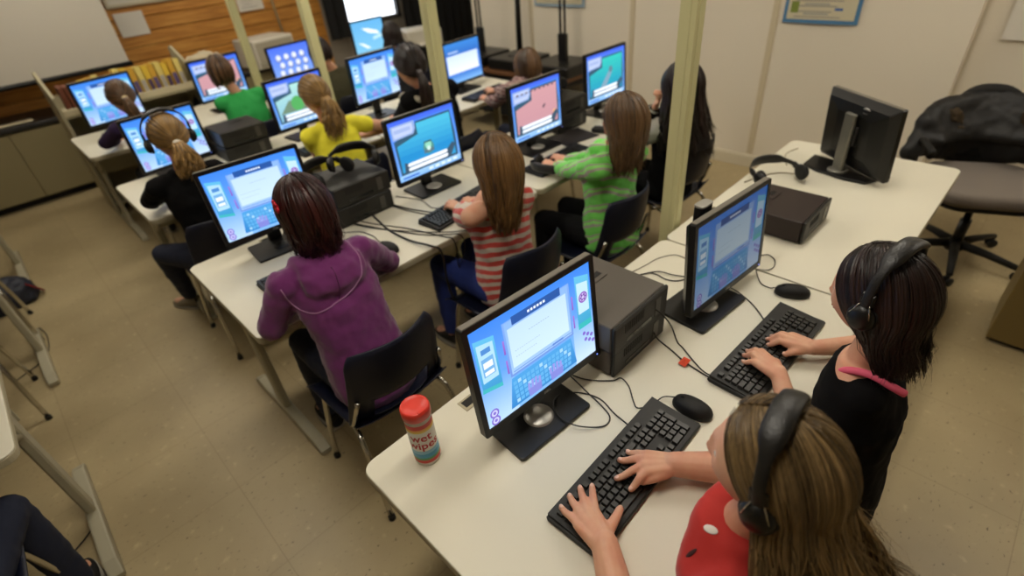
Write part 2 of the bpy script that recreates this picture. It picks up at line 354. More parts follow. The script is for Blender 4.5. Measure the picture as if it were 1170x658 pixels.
def ui_typing(w, h, var=0, a=1.):
    s = UI(w, h, a)
    s.rect(0, 0, 1, 1, '#7FB4EE', '#3C82E6')
    s.rect(0, .0, .26, .5, '#B4D4F4', '#5C9CEC'); s.rect(.8, 0, 1, .5, '#C4DCF6', '#74AAF0')
    # side cards
    s.poly([(.02, .38), (.17, .38), (.17, .86), (.02, .90)], '#3D93C9', '#3D93C9', '#5FB6E0', '#5FB6E0')
    s.poly([(.035, .47), (.155, .47), (.155, .82), (.035, .85)], '#A9D4F2')
    s.rect(.05, .52, .14, .7, '#6FA8DA'); s.rect(.06, .60, .13, .66, '#E4F0FA'); s.rect(.06, .53, .13, .57, '#E4F0FA'); s.rect(.06, .74, .13, .79, '#4C86C8')
    s.poly([(.015, .38), (.17, .34), (.17, .38), (.02, .42)], '#3FB0B8')
    s.poly([(.855, .40), (.985, .40), (.985, .88), (.855, .93)], '#3E9DC6', '#3E9DC6', '#63B9DE', '#63B9DE')
    s.poly([(.868, .52), (.972, .52), (.972, .82), (.868, .85)], '#BBDCF4')
    s.disc(.921, .68, .042, '#8A5CB4'); s.disc(.921, .68, .03, '#C9BDE8')
    for k in range(6): a = k*PI/3; s.disc(.921+.02*math.cos(a), .68+.025*math.sin(a), .009, '#6B3C9C', 8)
    s.poly([(.855, .36), (.985, .36), (.985, .42), (.855, .42)], '#39B2B4')
    for k in range(3):
        for j in range(2): s.disc(.90+.035*k+.012*j, .27-.075*j-.03*k+.02, .016, '#7C63C2', 8)
    # paper and its frame
    s.rect(.235, .36, .80, .91, '#6D8FD6', '#7BA4E6')
    s.rect(.25, .38, .785, .90, '#9CC0EE', '#86AFEC')
    s.rect(.268, .435, .765, .83, '#C6DFF0', '#BBD6EE')
    s.rect(.31, .845, .72, .925, '#27539B'); 
    for k in range(6): s.rect(.44+.026*k, .872, .458+.026*k, .896, '#DDEAFA')
    for k in range(9): s.rect(.43+.02*k, .71, .443+.02*k, .716, '#8FA6BE')
    for k in range(12): s.rect(.30+.018*k, .59, .31+.018*k, .595, '#8FA6BE')
    for k in range(10): s.rect(.30+.018*k, .53, .31+.018*k, .535, '#8FA6BE')
    s.rect(.60, .395, .70, .415, '#4F79C4'); s.rect(.26, .40, .78, .408, '#5C82CE')
    for (u, q0, q1) in ((.215, .62, .76), (.215, .42, .56), (.805, .62, .76), (.805, .42, .56)): s.rect(u, q0, u+.014, q1, '#8557B8', '#9A74D0')
    # keyboard picture with hands
    s.poly([(.19, .045), (.80, .045), (.765, .35), (.235, .35)], '#2C7FC4', '#2C7FC4', '#4C9CDA', '#4C9CDA')
    for r_ in range(5):
        y = .07+.052*r_
        for k in range(14):
            x = .235+.0375*k+.008*(4-r_)*(.5-k/14)*.6
            s.rect(x, y, x+.028, y+.038, '#5FAADF' if (k+r_+var) % 5 else '#9CCBEF')
    for sx, cx in ((1, .40), (-1, .60)):
        s.poly([(cx-.055, .05), (cx+.055, .05), (cx+.06, .14), (cx-.06, .14)], '#7D83D2')
        for k in range(4): x = cx-.055+.031*k; s.poly([(x-.008, .13), (x+.014, .13), (x+.016+.004*sx, .20+.02*(k in (1, 2))), (x-.004+.004*sx, .20+.02*(k in (1, 2)))], '#8E92DC')
    for (u, q) in ((.055, .145), (.055, .065)): s.disc(u, q, .036, '#7A66C6'); s.disc(u, q, .024, '#C6C8F0'); s.disc(u, q, .012, '#7A66C6')
    return s
def ui_game(w, h, c0='#1E86C8', c1='#56C9E0', kind=0):
    s = UI(w, h)
    s.rect(0, 0, 1, 1, '#6FA6E8', '#3F78E8')
    s.rect(0, .0, 1, .1, '#7FB2EE', '#9CC6F4'); s.rect(0, .93, 1, 1, '#4C6FE6', '#3B62E2')
    s.poly([(.04, .1), (.96, .1), (.97, .5), (.94, .9), (.4, .9), (.36, .8), (.04, .68)], '#33566E')
    n = 8
    for k in range(n):
        t0, t1 = k/n, (k+1)/n
        def mixc(t): a = srgb(c0); b = srgb(c1); return tuple(a[i]+(b[i]-a[i])*t for i in range(3))+(1,)
        y0, y1 = .14+.73*t0, .14+.73*t1; s.k += 1
        v = [((u-.5)*s.w, -.0011-.00004*s.k, (q-.5)*s.h) for u, q in ((.07, y0), (.93, y0), (.93, y1), (.07 if y1 < .68 else .40, y1), (.07 if y0 < .68 else .40, y0))]
        s.mb.add(v, [(0, 1, 2, 3, 4)], tint=mixc(t1 if kind else abs(t0-.2)), smooth=False)
    s.poly([(.03, .70), (.34, .72), (.38, .80), (.38, .93), (.03, .93)], '#8FA8D8'); s.poly([(.055, .73), (.32, .745), (.345, .8), (.345, .905), (.055, .905)], '#B9C6E8')
    s.rect(.07, .80, .31, .86, '#9DB0DC')
    if kind == 0:      # small round machine adrift in blue water
        s.disc(.52, .42, .085, '#4E8C86'); s.disc(.52, .46, .05, '#8CCFB8'); s.rect(.44, .33, .6, .39, '#55707C'); s.rect(.455, .5, .58, .53, '#3C6A70'); s.disc(.52, .40, .03, '#C6E4DC')
    elif kind == 1:    # pink plain with one small dark thing
        for k in range(9): s.rect(.10+.09*k, .84, .15+.09*k, .865, '#5E4A5A')
        s.poly([(.60, .50), (.66, .55), (.68, .52), (.63, .46)], '#6A5560'); s.disc(.86, .33, .03, '#E8B07A')
    elif kind == 2:
        s.poly([(.28, .2), (.45, .2), (.66, .55), (.6, .62)], '#7E9FB4'); s.disc(.62, .60, .05, '#5E7F8E')
    else:
        s.poly([(.1, .3), (.6, .28), (.75, .5), (.3, .55)], '#6E8872'); s.disc(.45, .45, .12, '#54A85E'); s.disc(.7, .7, .12, '#46B8A8')
    s.poly([(.10, .12), (.84, .12), (.94, .3), (.9, .36), (.78, .25), (.2, .25), (.12, .3)], '#3B5266')
    for k in range(2): s.poly([(.17, .135+.075*k), (.78, .135+.075*k), (.80, .165+.075*k), (.79, .195+.075*k), (.18, .195+.075*k), (.155, .165+.075*k)], '#D4E2F4', '#EEF4FC')
    for k in range(5): s.rect(.46+.1*k, .03, .53+.1*k, .075, '#D6E6FA')
    s.rect(.05, .03, .3, .06, '#3D6EC8')
    return s
def ui_menu(w, h):
    s = UI(w, h); s.rect(0, 0, 1, 1, '#4C86DC', '#3F74CE'); s.rect(0, .66, 1, 1, '#2F66BE', '#3B86D6'); s.rect(.04, .24, .93, .70, '#E9EEF8', '#C9DCF6'); s.rect(.1, .76, .38, .79, '#BFD6F4'); s.rect(0, 0, 1, .2, '#7DB4EE', '#3F7ACC'); return s
def ui_icons(w, h):
    s = UI(w, h); s.rect(0, 0, 1, 1, '#7FA6EC', '#4A6EE6')
    for r_ in range(3):
        for k in range(4): s.disc(.2+.2*k+.05*(r_ % 2), .25+.22*r_, .075, '#6E7AA8', 10); s.disc(.2+.2*k+.05*(r_ % 2), .27+.22*r_, .06, '#DCE2F4', 10)
    return s
def ui_swoosh(w, h):
    s = UI(w, h); s.rect(0, 0, 1, 1, '#7CC0E4', '#62AEE2'); s.poly([(.3, .78), (.5, .6), (.85, .5), (.8, .62), (.5, .75)], '#F2FAFF'); s.poly([(.1, .35), (.35, .12), (.5, .1), (.3, .28)], '#EAF6FF'); s.poly([(.6, .35), (.95, .4), (.9, .5), (.62, .45)], '#B9E0F4'); return s

# ------------------------------------------------------------------ monitor
def monitor(x, y, zc, yaw, tilt, ui, label, group=None, W=.43, HH=.333, lit=True, style='flat', z0=ZD, name='computer_monitor', by=0., bxo=0., ext=None):
    t = thing(name, label, 'monitor', (x, y, z0), R(yaw), group)
    T = Matrix.Translation((0, 0, zc-z0)) @ Matrix.Rotation(R(-tilt), 4, 'X')
    m = MB(); bz = .016
    # frame: four bars and the back shell, one housing
    yf, yb = -.004, .018
    b = bmesh.new()
    outer = rrect(W, HH, .008, 3); inner = rrect(W-2*bz, HH-2*bz-.006, .002, 3, 0, .003)
    n = len(outer); V = []
    for (ring, yy) in ((inner, .0008), (inner, yf), (outer, yf), (outer, yb), ([(px*.86, pz*.84) for px, pz in outer], yb+.028), ([(px*.5, pz*.55) for px, pz in outer], yb+.036)):
        V.append([(px, yy, pz) for px, pz in ring])
    vs = [p for r_ in V for p in r_]; fs = []
    for i in range(len(V)-1):
        for k in range(n): fs.append((i*n+k, i*n+(k+1) % n, (i+1)*n+(k+1) % n, (i+1)*n+k))
    fs.append(tuple(range(n))); fs.append(tuple((len(V)-1)*n+k for k in range(n-1, -1, -1)))
    m.add(vs, fs, smooth=False, M=T)
    m.build('housing', blk, t)
    sw, sh = W-2*bz, HH-2*bz-.006
    if lit and ui:
        u = ui(sw, sh); sc = u.mb
    else:
        sc = MB(); sc.add([(-sw/2, -.001, -sh/2), (sw/2, -.001, -sh/2), (sw/2, -.001, sh/2), (-sw/2, -.001, sh/2)], [(0, 1, 2, 3)], tint=(0.001, .001, .0012, 1), smooth=False)
    sc.v = [T @ (v+Vector((0, 0, .003))) for v in sc.v]
    sc.build('screen', MATS['lit display'], t)
    # rim along the top of the case, matt grey
    e = MB(); e.box((0, .008, HH/2+.0006), (W-.012, .019, .0016), bev=.0005, M=T); e.build('top_rim', mat('warm grey plastic', '#6A645A', .5), t)
    lg = MB(); v, f = text_geo('DELL', .011, .0003); lg.add(v, f, M=T @ Matrix.Translation((0, yf-.0003, -HH/2+.0105)) @ Matrix.Rotation(R(90), 4, 'X')); lg.build('logo', silver, t)
    pl = MB(); pl.ball((W/2-.014, yf, -HH/2+.009), .0022, 8, M=T); o = pl.build('power_light', MATS['power led'], t)
    # stand
    top = zc-z0
    nk = MB()
    if style == 'silver':
        nk.prism(rrect(.062, .022, .009), .012, top+.10, bev=.004, M=Matrix.Translation((0, .068, 0)) @ Matrix.Rotation(R(-2), 4, 'X')); nk.box((0, .05, top), (.09, .04, .09), bev=.006, mi=1)
        nk.build('stand_neck', [mat('brushed grey plastic', '#77756C', .35, metal=.4), blk], t)
        r = MB()
        r.lathe([(.024, -.001), (.029, -.001), (.029, .001), (.024, .001)], 30, M=T @ Matrix.Translation((-.055, yb+.0285, HH/2-.055)) @ Matrix.Rotation(R(-90), 4, 'X'))
        v, f = text_geo('DELL', .014, .0004); r.add(v, f, M=T @ Matrix.Translation((-.055, yb+.032, HH/2-.055)) @ Matrix.Rotation(R(180), 4, 'Z') @ Matrix.Rotation(R(90), 4, 'X'))
        r.build('badge', silver, t)
        bs = MB(); bs.prism([(-.19, -.04), (.19, -.04), (.155, .10), (.07, .125), (-.07, .125), (-.155, .10)], .001, .014, bev=.004, M=Matrix.Translation((0, .068, 0)) @ Matrix.Rotation(R(20), 4, 'Z') @ Matrix.Translation((0, -.068, 0))); bs.lathe([(.045, .013), (.045, .02), (.036, .024), (0, .024)], 24, M=Matrix.Translation((0, .068, 0)), mi=1)
        bs.build('stand_base', [blk, mat('brushed grey plastic', '#77756C', .35, metal=.4)], t)
    else:
        ext = ext or .05
        nk.prism(rrect(.062, .034, .012), .010, top+ext, bev=.004, M=Matrix.Translation((bxo, .068, 0))); nk.box((bxo*.5, .048, top), (.1+abs(bxo), .035, .1), bev=.005)
        nk.build('stand_neck', blk, t)
        if style == 'tall':
            cp = MB(); cp.prism(rrect(.064, .036, .013), top+ext-.002, top+ext+.006, bev=.003, M=Matrix.Translation((bxo, .068, 0))); cp.build('neck_cap', silver, t)
        c = MB(); c.lathe([(.042, .008), (.042, .012), (.034, .017), (.012, .02), (0, .0205)], 28, M=Matrix.Translation((bxo, .03+by, 0))); c.build('swivel_disc', silver if style in ('tall', 'disc') else blk, t)
        bs = MB(); bs.prism(rrect(.262, .185, .012), .0005, .012, bev=.003, M=Matrix.Translation((bxo, .045+by, 0))); bs.build('stand_base', blk, t)
    return t
m_, N_, L_, b_ = newmat('power led'); b_.inputs['Emission Color'].default_value = (.1, .2, 1, 1); b_.inputs['Emission Strength'].default_value = 1.5
screen_mat()

# ------------------------------------------------------------------ keyboard, mouse
def keyboard_meshes():
    sh = MB(); sh.prism([(-.228, -.072), (.228, -.072), (.232, -.066), (.232, .068), (.228, .075), (-.228, .075), (-.232, .068), (-.232, -.066)], 0, .013, bev=.004)
    sh.add([(-.226, -.064, .0131), (.226, -.064, .0131), (.226, .072, .024), (-.226, .072, .024), (-.226, .072, .012), (.226, .072, .012)], [(0, 1, 2, 3), (3, 2, 5, 4), (0, 3, 4), (1, 5, 2)], smooth=False)
    ks = MB(); p = .0185
    def key(x, y, w=1, h=1):
        z = .0135+(y+.064)*.08; a, b_ = w*p/2-.0012, h*p/2-.0012; q = .0018
        v = [(x-a, y-b_, z-.002), (x+a, y-b_, z-.002), (x+a, y+b_, z-.001), (x-a, y+b_, z-.001), (x-a+q, y-b_+q, z+.0075), (x+a-q, y-b_+q, z+.0075), (x+a-q, y+b_-q*.6, z+.0085), (x-a+q, y+b_-q*.6, z+.0085)]
        ks.add(v, [(4, 5, 6, 7), (0, 1, 5, 4), (1, 2, 6, 5), (2, 3, 7, 6), (3, 0, 4, 7)], smooth=False)
    x0 = -.216
    def row(y, ws):
        x = x0
        for w in ws:
            if w > 0: key(x+w*p/2, y, w)
            x += abs(w)*p
    ys = [-.050, -.0315, -.013, .0055, .024, .0475]
    row(ys[0], [1.25, 1.25, 1.25, 6.25, 1.25, 1.25, 1.25, 1.25, -.25, 1, 1, 1, -.25, 2, 1])
    row(ys[1], [2.25]+[1]*10+[2.75, -1.25, 1, -1.25, 1, 1, 1])
    row(ys[2], [1.75]+[1]*11+[2.25, -3.5, 1, 1, 1])
    row(ys[3], [1.5]+[1]*12+[1.5, -.25, 1, 1, 1, -.25, 1, 1, 1])
    row(ys[4], [1]*13+[2, -.25, 1, 1, 1, -.25, 1, 1, 1, 1])
    row(ys[5], [1, -1, 1, 1, 1, 1, -.5, 1, 1, 1, 1, -.5, 1, 1, 1, 1, -.25, 1, 1, 1])
    key(x0+21.95*p, -.04, 1, 2); key(x0+21.95*p, -.003, 1, 2)
    return sh.mesh('keyboard', kbm), ks.mesh('keys', keym)
KBM = keyboard_meshes()
def keyboard(x, y, rz, label, group=None, cord=None, z=ZD):
    t = link('computer_keyboard', KBM[0], None, (x, y, z+.001), (0, 0, R(rz)), label, 'keyboard', group)
    link('keys', KBM[1], t)
    if cord:
        Mi = (Matrix.Translation((x, y, z+.001)) @ Matrix.Rotation(R(rz), 4, 'Z')).inverted()
        MB().tube([Mi @ Vector(p) for p in smooth_path(cord)], .0021, 6).build('cord', cordm, t)
    return t
def mouse_mesh():
    m = MB(); rings = []
    for (z, k) in ((0, .93), (.004, 1), (.013, 1.0), (.022, .93), (.030, .74), (.035, .48), (.037, .2)): rings.append((0, -.004*(1-k), z, .031*k, .056*k))
    m.loft(rings, 24, p=2.3); return m.mesh('mouse', blkm)
MOUSE = mouse_mesh()
wheelm = MB().lathe([(.004, -.003), (.0065, -.002), (.0065, .002), (.004, .003)], 14, M=Matrix.Translation((0, .03, .031)) @ Matrix.Rotation(R(90), 4, 'Y')).mesh('wheel', foam)
def mouse(x, y, rz, label, group=None, cord=None, z=ZD):
    t = link('computer_mouse', MOUSE, None, (x, y, z+.0005), (0, 0, R(rz)), label, 'mouse', group)
    link('wheel', wheelm, t)
    if cord:
        Mi = (Matrix.Translation((x, y, z)) @ Matrix.Rotation(R(rz), 4, 'Z')).inverted()
        MB().tube([Mi @ Vector(p) for p in smooth_path(cord)], .0019, 6).build('cord', cordm, t)
    return t

# ------------------------------------------------------------------ desktop computer (lying flat), front faces -y
def desktop_pc(x, y, z, rz, label, group=None, w=.275, d=.28, h=.098, case=None):
    t = thing('desktop_computer', label, 'computer', (x, y, z), R(rz), group)
    case = case or pcm
    MB().box((0, .006, h/2+.001), (w, d-.012, h-.007), bev=.003).build('case', case, t)
    f = MB(); f.box((0, -d/2+.004, h/2+.001), (w+.001, .012, h-.003), bev=.004)
    f.build('front_panel', pcf, t)
    g = MB()
    for k in range(9): g.box((-w*.2+.011*k-.03, -d/2-.002, h*.72), (.006, .002, h*.3), tint=None)
    g.build('vent', mat('vent black', '#050505', .7), t)
    s = MB(); s.box((w*.30, -d/2-.0022, h*.5), (.03, .003, h*.62), bev=.001); s.build('control_strip', mat('dark silver trim', '#4A4843', .35, metal=.3), t)
    o = MB(); o.box((-w*.05, -d/2-.002, h*.26), (.13, .002, .014), bev=.0006); o.build('disc_drive', blkg, t)
    l = MB(); l.prism(rrect(.085, .05, .006), h-.0005, h+.0015, bev=.0007, M=Matrix.Translation((w*.12, d*.22, 0))); l.box((w*.12+.01, d*.22, h+.0018), (.04, .02, .0015), mi=1); l.build('latch', [case, mat('vent black', '#050505', .7)], t)
    return t

# ------------------------------------------------------------------ headphones; origin between the ears, band over +z
def headphones(label, loc, rot=(0, 0, 0), hw=.088, r=.112, group=None, band_tilt=0., pad=True, tape=None):
    t = link('headphones', None, None, loc, rot, label, 'headphones', group)
    b = MB(); P = []; n = 26; rings = []
    for k in range(n+1):
        a = PI*(-.0+k/n); P.append(Vector(((hw*1.03+.017*math.sin(a)**.4)*math.cos(a), 0, r*math.sin(a)**.85 if math.sin(a) > 0 else 0)))
    vs = []; fs = []
    for i, p in enumerate(P):
        a = PI*i/n; pk = 1/(1+math.exp(-(math.sin(a)-.80)*26)); wd = .0095+.0115*pk; th = .003+.0055*pk; nrm = Vector((math.cos(a), 0, math.sin(a)))
        for k in range(10):
            q = 2*PI*k/10; vs.append(p + nrm*th*math.sin(q) + Vector((0, wd*math.copysign(abs(math.cos(q))**.7, math.cos(q)), 0)))
    for i in range(n):
        for k in range(10): fs.append((i*10+k, i*10+(k+1) % 10, (i+1)*10+(k+1) % 10, (i+1)*10+k))
    b.add(vs, fs); b.build('headband', leath, t)
    for s in (-1, 1):
        T = Matrix.Translation((s*(hw-.002), 0, -.014)) @ Matrix.Rotation(R(90*s), 4, 'Y')
        y = MB(); y.box((s*(hw+.006), 0, .034), (.007, .028, .03), bev=.003)
        for q in (-1, 1): y.tube([(s*(hw+.006), q*.006, .03), (s*(hw+.016), q*.02, -.005)], .0016, 6, mi=1)
        y.build('yoke', [blk, chrome], t)
        c = MB(); c.lathe([(.0, .022), (.015, .0215), (.023, .017), (.0275, .010), (.0285, .003), (.024, 0), (0, 0)], 24, M=T @ Matrix.Diagonal((1.12, 1, 1, 1))); cu = c.build('ear_cup', blk, t)
        q = MB(); q.lathe([(.014, -.007), (.026, -.007), (.031, -.004), (.031, .002), (.026, .005), (.014, .005)], 24, M=T @ Matrix.Diagonal((1.12, 1, 1, 1))); q.build('cushion', foam, cu)
    return t

# ------------------------------------------------------------------ school chair, seat faces +y, back at -y
def chair_parts():
    s = MB(); n = 13; vs = []; fs = []
    W0 = .41; D0 = .40
    def sheet(fn, nu, nv, th, hole=None):
        top = []; bot = []
        for j in range(nv+1):
            for i in range(nu+1):
                p, nr = fn(i/nu, j/nv); top.append(p); bot.append(p-nr*th)
        V = top+bot; F = []; o = (nu+1)*(nv+1)
        keep = lambda i, j: not (hole and hole(i/nu+.5/nu, j/nv+.5/nv))
        for j in range(nv):
            for i in range(nu):
                if not keep(i, j): continue
                a = j*(nu+1)+i; q = (a, a+1, a+nu+2, a+nu+1); F.append(q); F.append(tuple(o+k for k in reversed(q)))
                for (di, dj, e) in ((0, -1, (a, a+1)), (1, 0, (a+1, a+nu+2)), (0, 1, (a+nu+2, a+nu+1)), (-1, 0, (a+nu+1, a))):
                    ii, jj = i+di, j+dj
                    if ii < 0 or jj < 0 or ii >= nu or jj >= nv or not keep(ii, jj): F.append((e[1], e[0], e[0]+o, e[1]+o))
        return V, F
    def seat(u, v):
        x = (u-.5)*W0*(1-.06*(1-v)); y = (v-.5)*D0
        z = .435+.030*(abs(u-.5)*2)**2.4-.012*math.sin(PI*v) - (.03*max(0, (v-.82)/.18)**2) + .03*max(0, (.12-v)/.12)**2
        return Vector((x, y, z)), Vector((0, 0, 1))
    V, F = sheet(seat, 16, 14, .006); s.add(V, F)
    seatm = s.mesh('seat', navy)
    def back(u, v):
        w = (.40-.055*v)*(1-.12*max(0, (v-.85)/.15)**2) if v > .0 else .4
        x = (u-.5)*w; a = abs(u-.5)*2
        z = .435+.02+v*.345 - .012*a**4*(v > .7)
        y = -.185-.075*v + .055*a**2*1.1 - .03*math.sin(PI*v)*.5
        return Vector((x, y, z)), Vector((0, 1, .2)).normalized()
    V, F = sheet(back, 20, 18, .006, hole=lambda u, v: .2 < u < .8 and .07 < v < .34)
    backm = MB().add(V, F).mesh('backrest', navy)
    # rim where the shell is thickened
    legs = []
    for sx in (-1, 1):
        f = MB(); f.tube(smooth_path([(sx*.15, .10, .42), (sx*.165, .15, .40), (sx*.19, .175, .2), (sx*.205, .195, .015)], 4), .011, 10); f.lathe([(.014, 0), (.014, .02), (.011, .024)], 12, mi=1, M=Matrix.Translation((sx*.205, .195, 0)))
        legs.append(('front', f.mesh('leg', [chrome, blkm])))
        g = MB(); g.tube(smooth_path([(sx*.15, .06, .42), (sx*.175, -.10, .41), (sx*.195, -.19, .34), (sx*.21, -.235, .015)], 4), .011, 10); g.lathe([(.014, 0), (.014, .02), (.011, .024)], 12, mi=1, M=Matrix.Translation((sx*.21, -.235, 0)))
        g.tube(smooth_path([(sx*.17, -.05, .40), (sx*.19, -.15, .47), (sx*.172, -.205, .60)], 4), .009, 8)
        legs.append(('rear', g.mesh('leg', [chrome, blkm])))
    br = MB(); br.tube([(-.16, .1, .418), (.16, .1, .418)], .009, 8); br.tube([(-.175, -.1, .408), (.175, -.1, .408)], .009, 8)
    return seatm, backm, legs, br.mesh('crossbar', chrome)
CH = chair_parts()
def stool(x, y, label):
    t = thing('stool', label, 'stool', (x, y, 0))
    MB().lathe([(.0, .425), (.115, .425), (.125, .432), (.125, .445), (.115, .452), (0, .452)], 28).build('seat', navy, t)
    for k in range(4):
        a = R(45+90*k); MB().tube([(.10*math.cos(a), .10*math.sin(a), .425), (.15*math.cos(a), .15*math.sin(a), .0)], .010, 8).build('leg', chrome, t)
    MB().tube([(.129*math.cos(2*PI*k/24), .129*math.sin(2*PI*k/24), .17) for k in range(25)], .006, 6).build('ring_brace', chrome, t)
    return t
def chair(x, y, rz, label, group='navy plastic school chairs at the desks'):
    t = thing('school_chair', label, 'chair', (x, y, 0), R(rz), group)
    link('seat', CH[0], t); link('backrest', CH[1], t); link('crossbar', CH[3], t)
    for _, l in CH[2]: link('leg', l, t)
    return t
# ------------------------------------------------------------------ people
def V3(*a): return Vector(a)
def cap(mb, a, b, ra, rb, n=14, M=None):
    """tapered limb with round ends"""
    a, b = Vector(a), Vector(b); k = 5
    d = (b-a); L = d.length; d = d.normalized() if L > 1e-6 else V3(0, 0, 1)
    pts = []; rs = []
    for i in range(k): q = PI/2*(1-i/k); pts.append(a-d*ra*math.sin(q)); rs.append(max(ra*math.cos(q), 1e-4))
    for i in range(1, 4): pts.append(a+(b-a)*i/4); rs.append(ra+(rb-ra)*i/4)
    pts.insert(k, a); rs.insert(k, ra)
    for i in range(0, k+1): q = PI/2*i/k; pts.append(b+d*rb*math.sin(q)); rs.append(max(rb*math.cos(q), 1e-4))
    mb.tube(pts, rs, n, M=M)
def limb(mb, pts, rs, n=14):
    for i in range(len(pts)-1): cap(mb, pts[i], pts[i+1], rs[i], rs[i+1], n)
def head_shape(mb, Hm, s=1.):
    vs = []; fs = []; nu, nv = 56, 40
    bumps = [((0, .985, -.11), .017, .13, .13), ((0, .985, .10), .010, .07, .16), ((.34, .92, .12), -.009, .15, .12), ((-.34, .92, .12), -.009, .15, .12),
             ((0, .95, .28), .004, .4, .10), ((.42, .86, -.22), .005, .2, .2), ((-.42, .86, -.22), .005, .2, .2), ((0, .93, -.40), .0075, .16, .055), ((0, .93, -.50), .0065, .14, .05),
             ((0, .93, -.45), -.004, .16, .02), ((0, .82, -.72), .008, .2, .16), ((0, .93, -.6), -.003, .2, .06), ((.09, .98, -.17), .006, .06, .05), ((-.09, .98, -.17), .006, .06, .05)]
    for j in range(nv+1):
        p = PI*j/nv
        for i in range(nu):
            a = 2*PI*i/nu; d = V3(math.sin(p)*math.cos(a), math.sin(p)*math.sin(a), math.cos(p))
            rx, ry, rz = .074, .092, .106; x, y, z = d.x*rx, d.y*ry, d.z*rz
            if d.z < 0:
                q = -d.z; x *= 1-.30*q**1.5; y = y*(1-.10*q) + (.012*q)
                if d.y < 0: y *= 1-.42*q**1.3; 
            for c, h, sx, sz in bumps:
                c = Vector(c)
                g = math.exp(-((d.x-c.x)/sx)**2-((d.z-c.z)/sz)**2) if d.y > .2 else 0
                y += h*g
            vs.append(V3(x, y, z)*s)
    for j in range(nv):
        for i in range(nu): fs.append((j*nu+i, (j+1)*nu+i, (j+1)*nu+(i+1) % nu, j*nu+(i+1) % nu))
    mb.add(vs, fs, M=Hm)
    for q in (-1, 1):
        T = Hm @ Matrix.Translation((q*.073*s, -.006, -.006)) @ Matrix.Rotation(R(-22*q), 4, 'Z') @ Matrix.Rotation(R(-10), 4, 'X')
        mb.loft([(0, 0, -.03, .004, .006), (0, 0, -.022, .006, .011), (0, -.002, 0, .007, .016), (0, -.003, .018, .007, .017), (0, -.002, .029, .005, .010)], 12, M=T)
def hand(mb, nails, wrist, fwd, side, tips=None, hs=.92, up=V3(0, 0, 1), drop=.03, curl=1., thick=1.):
    """side -1 left, +1 right; palm down; five separate bent fingers"""
    fwd = fwd.normalized(); rt = fwd.cross(up).normalized(); up = rt.cross(fwd).normalized(); td = rt*(-side)
    base = wrist+fwd*.004
    offs = [.026, .0085, -.009, -.0255]; ln = [.060, .067, .062, .049]; kd = [.074, .078, .074, .067]
    KN = [wrist+fwd*kd[i]*hs+td*offs[i]*hs+up*(.010-.003*abs(i-1.4)) for i in range(4)]
    # palm
    for i in range(4): cap(mb, wrist+td*offs[i]*.55*hs+fwd*.006, KN[i]-up*.002, .0160*hs*thick, .0122*hs*thick, 12)
    cap(mb, wrist+td*.014*hs+fwd*.012-up*.003, KN[0]*.45+wrist*.55+td*.016*hs-up*.004, .0145*hs, .013*hs, 12)
    cap(mb, KN[0]-fwd*.012-up*.003, KN[3]-fwd*.012-up*.003, .0115*hs, .0105*hs, 12)
    for i in range(4):
        tip = Vector(tips[i+1]) if tips else KN[i]+fwd*ln[i]*hs*.80+td*offs[i]*.25-V3(0, 0, 1)*drop
        k = KN[i]; v = tip-k; L = v.length; full = ln[i]*hs*1.06
        bend = math.sqrt(max(0, full**2-L**2))*.42+.004
        p1 = k+v*.46+up*(bend*1.1); p2 = k+v*.78+up*bend*.55
        r0, r1, r2, r3 = [q*hs*(1 if i < 3 else .9) for q in (.0102*thick, .0093*thick, .0086*thick, .0073*thick)]
        limb(mb, [k, p1, p2, tip+V3(0, 0, r3)], [r0, r1, r2, r3], 10)
        if nails is not None:
            dd = (tip+V3(0, 0, r3)-p2).normalized(); nn = (up-dd*up.dot(dd)).normalized()
            c = tip+V3(0, 0, r3)+nn*r3*.78-dd*.0005; sd = dd.cross(nn)
            Mx = Matrix.Translation(c) @ Matrix((sd, dd, nn)).transposed().to_4x4()
            nails.append(MB().ball((0, 0, 0), (.0052*hs, .0068*hs, .0018), 10, M=Mx))
    tb = wrist+fwd*.022*hs+td*.022*hs-up*.004
    if tips: tt = Vector(tips[0])+V3(0, 0, .009)
    else: tt = tb+fwd*.045*hs+td*.030*hs-V3(0, 0, 1)*drop*.45
    tm = tb*.5+tt*.5+up*.005+td*.005
    limb(mb, [tb, tm, tt], [.0135*hs*thick, .0108*hs*thick, .0088*hs*thick], 10)
    if nails is not None:
        dd = (tt-tm).normalized(); nn = (up-dd*up.dot(dd)).normalized(); sd = dd.cross(nn)
        nails.append(MB().ball((0, 0, 0), (.0062*hs, .0078*hs, .002), 10, M=Matrix.Translation(tt+nn*.0066*hs) @ Matrix((sd, dd, nn)).transposed().to_4x4()))
def ik(a, c, l1, l2, pole):
    a, c = Vector(a), Vector(c); d = c-a; L = d.length
    if L > (l1+l2)*.995: l1 *= L/(l1+l2)*1.01; l2 *= L/(l1+l2)*1.01; s = (l1+l2)
    L = min(L, (l1+l2)*.999); q = (l1*l1-l2*l2+L*L)/(2*L); h = math.sqrt(max(0, l1*l1-q*q)); n = d.normalized()
    p = Vector(pole); p = (p-n*p.dot(n)).normalized(); return a+n*q+p*h
def slerp(a, b, t):
    a, b = a.normalized(), b.normalized(); w = math.acos(max(-1, min(1, a.dot(b))))
    if w < 1e-4: return a
    return (a*math.sin((1-t)*w)+b*math.sin(t*w))/math.sin(w)
HR = (.083, .101, .113)
def hpt(d, off=1., dz=0.): return V3(d.x*HR[0]*off, -.006+d.y*HR[1]*off, .004+d.z*HR[2]*off)
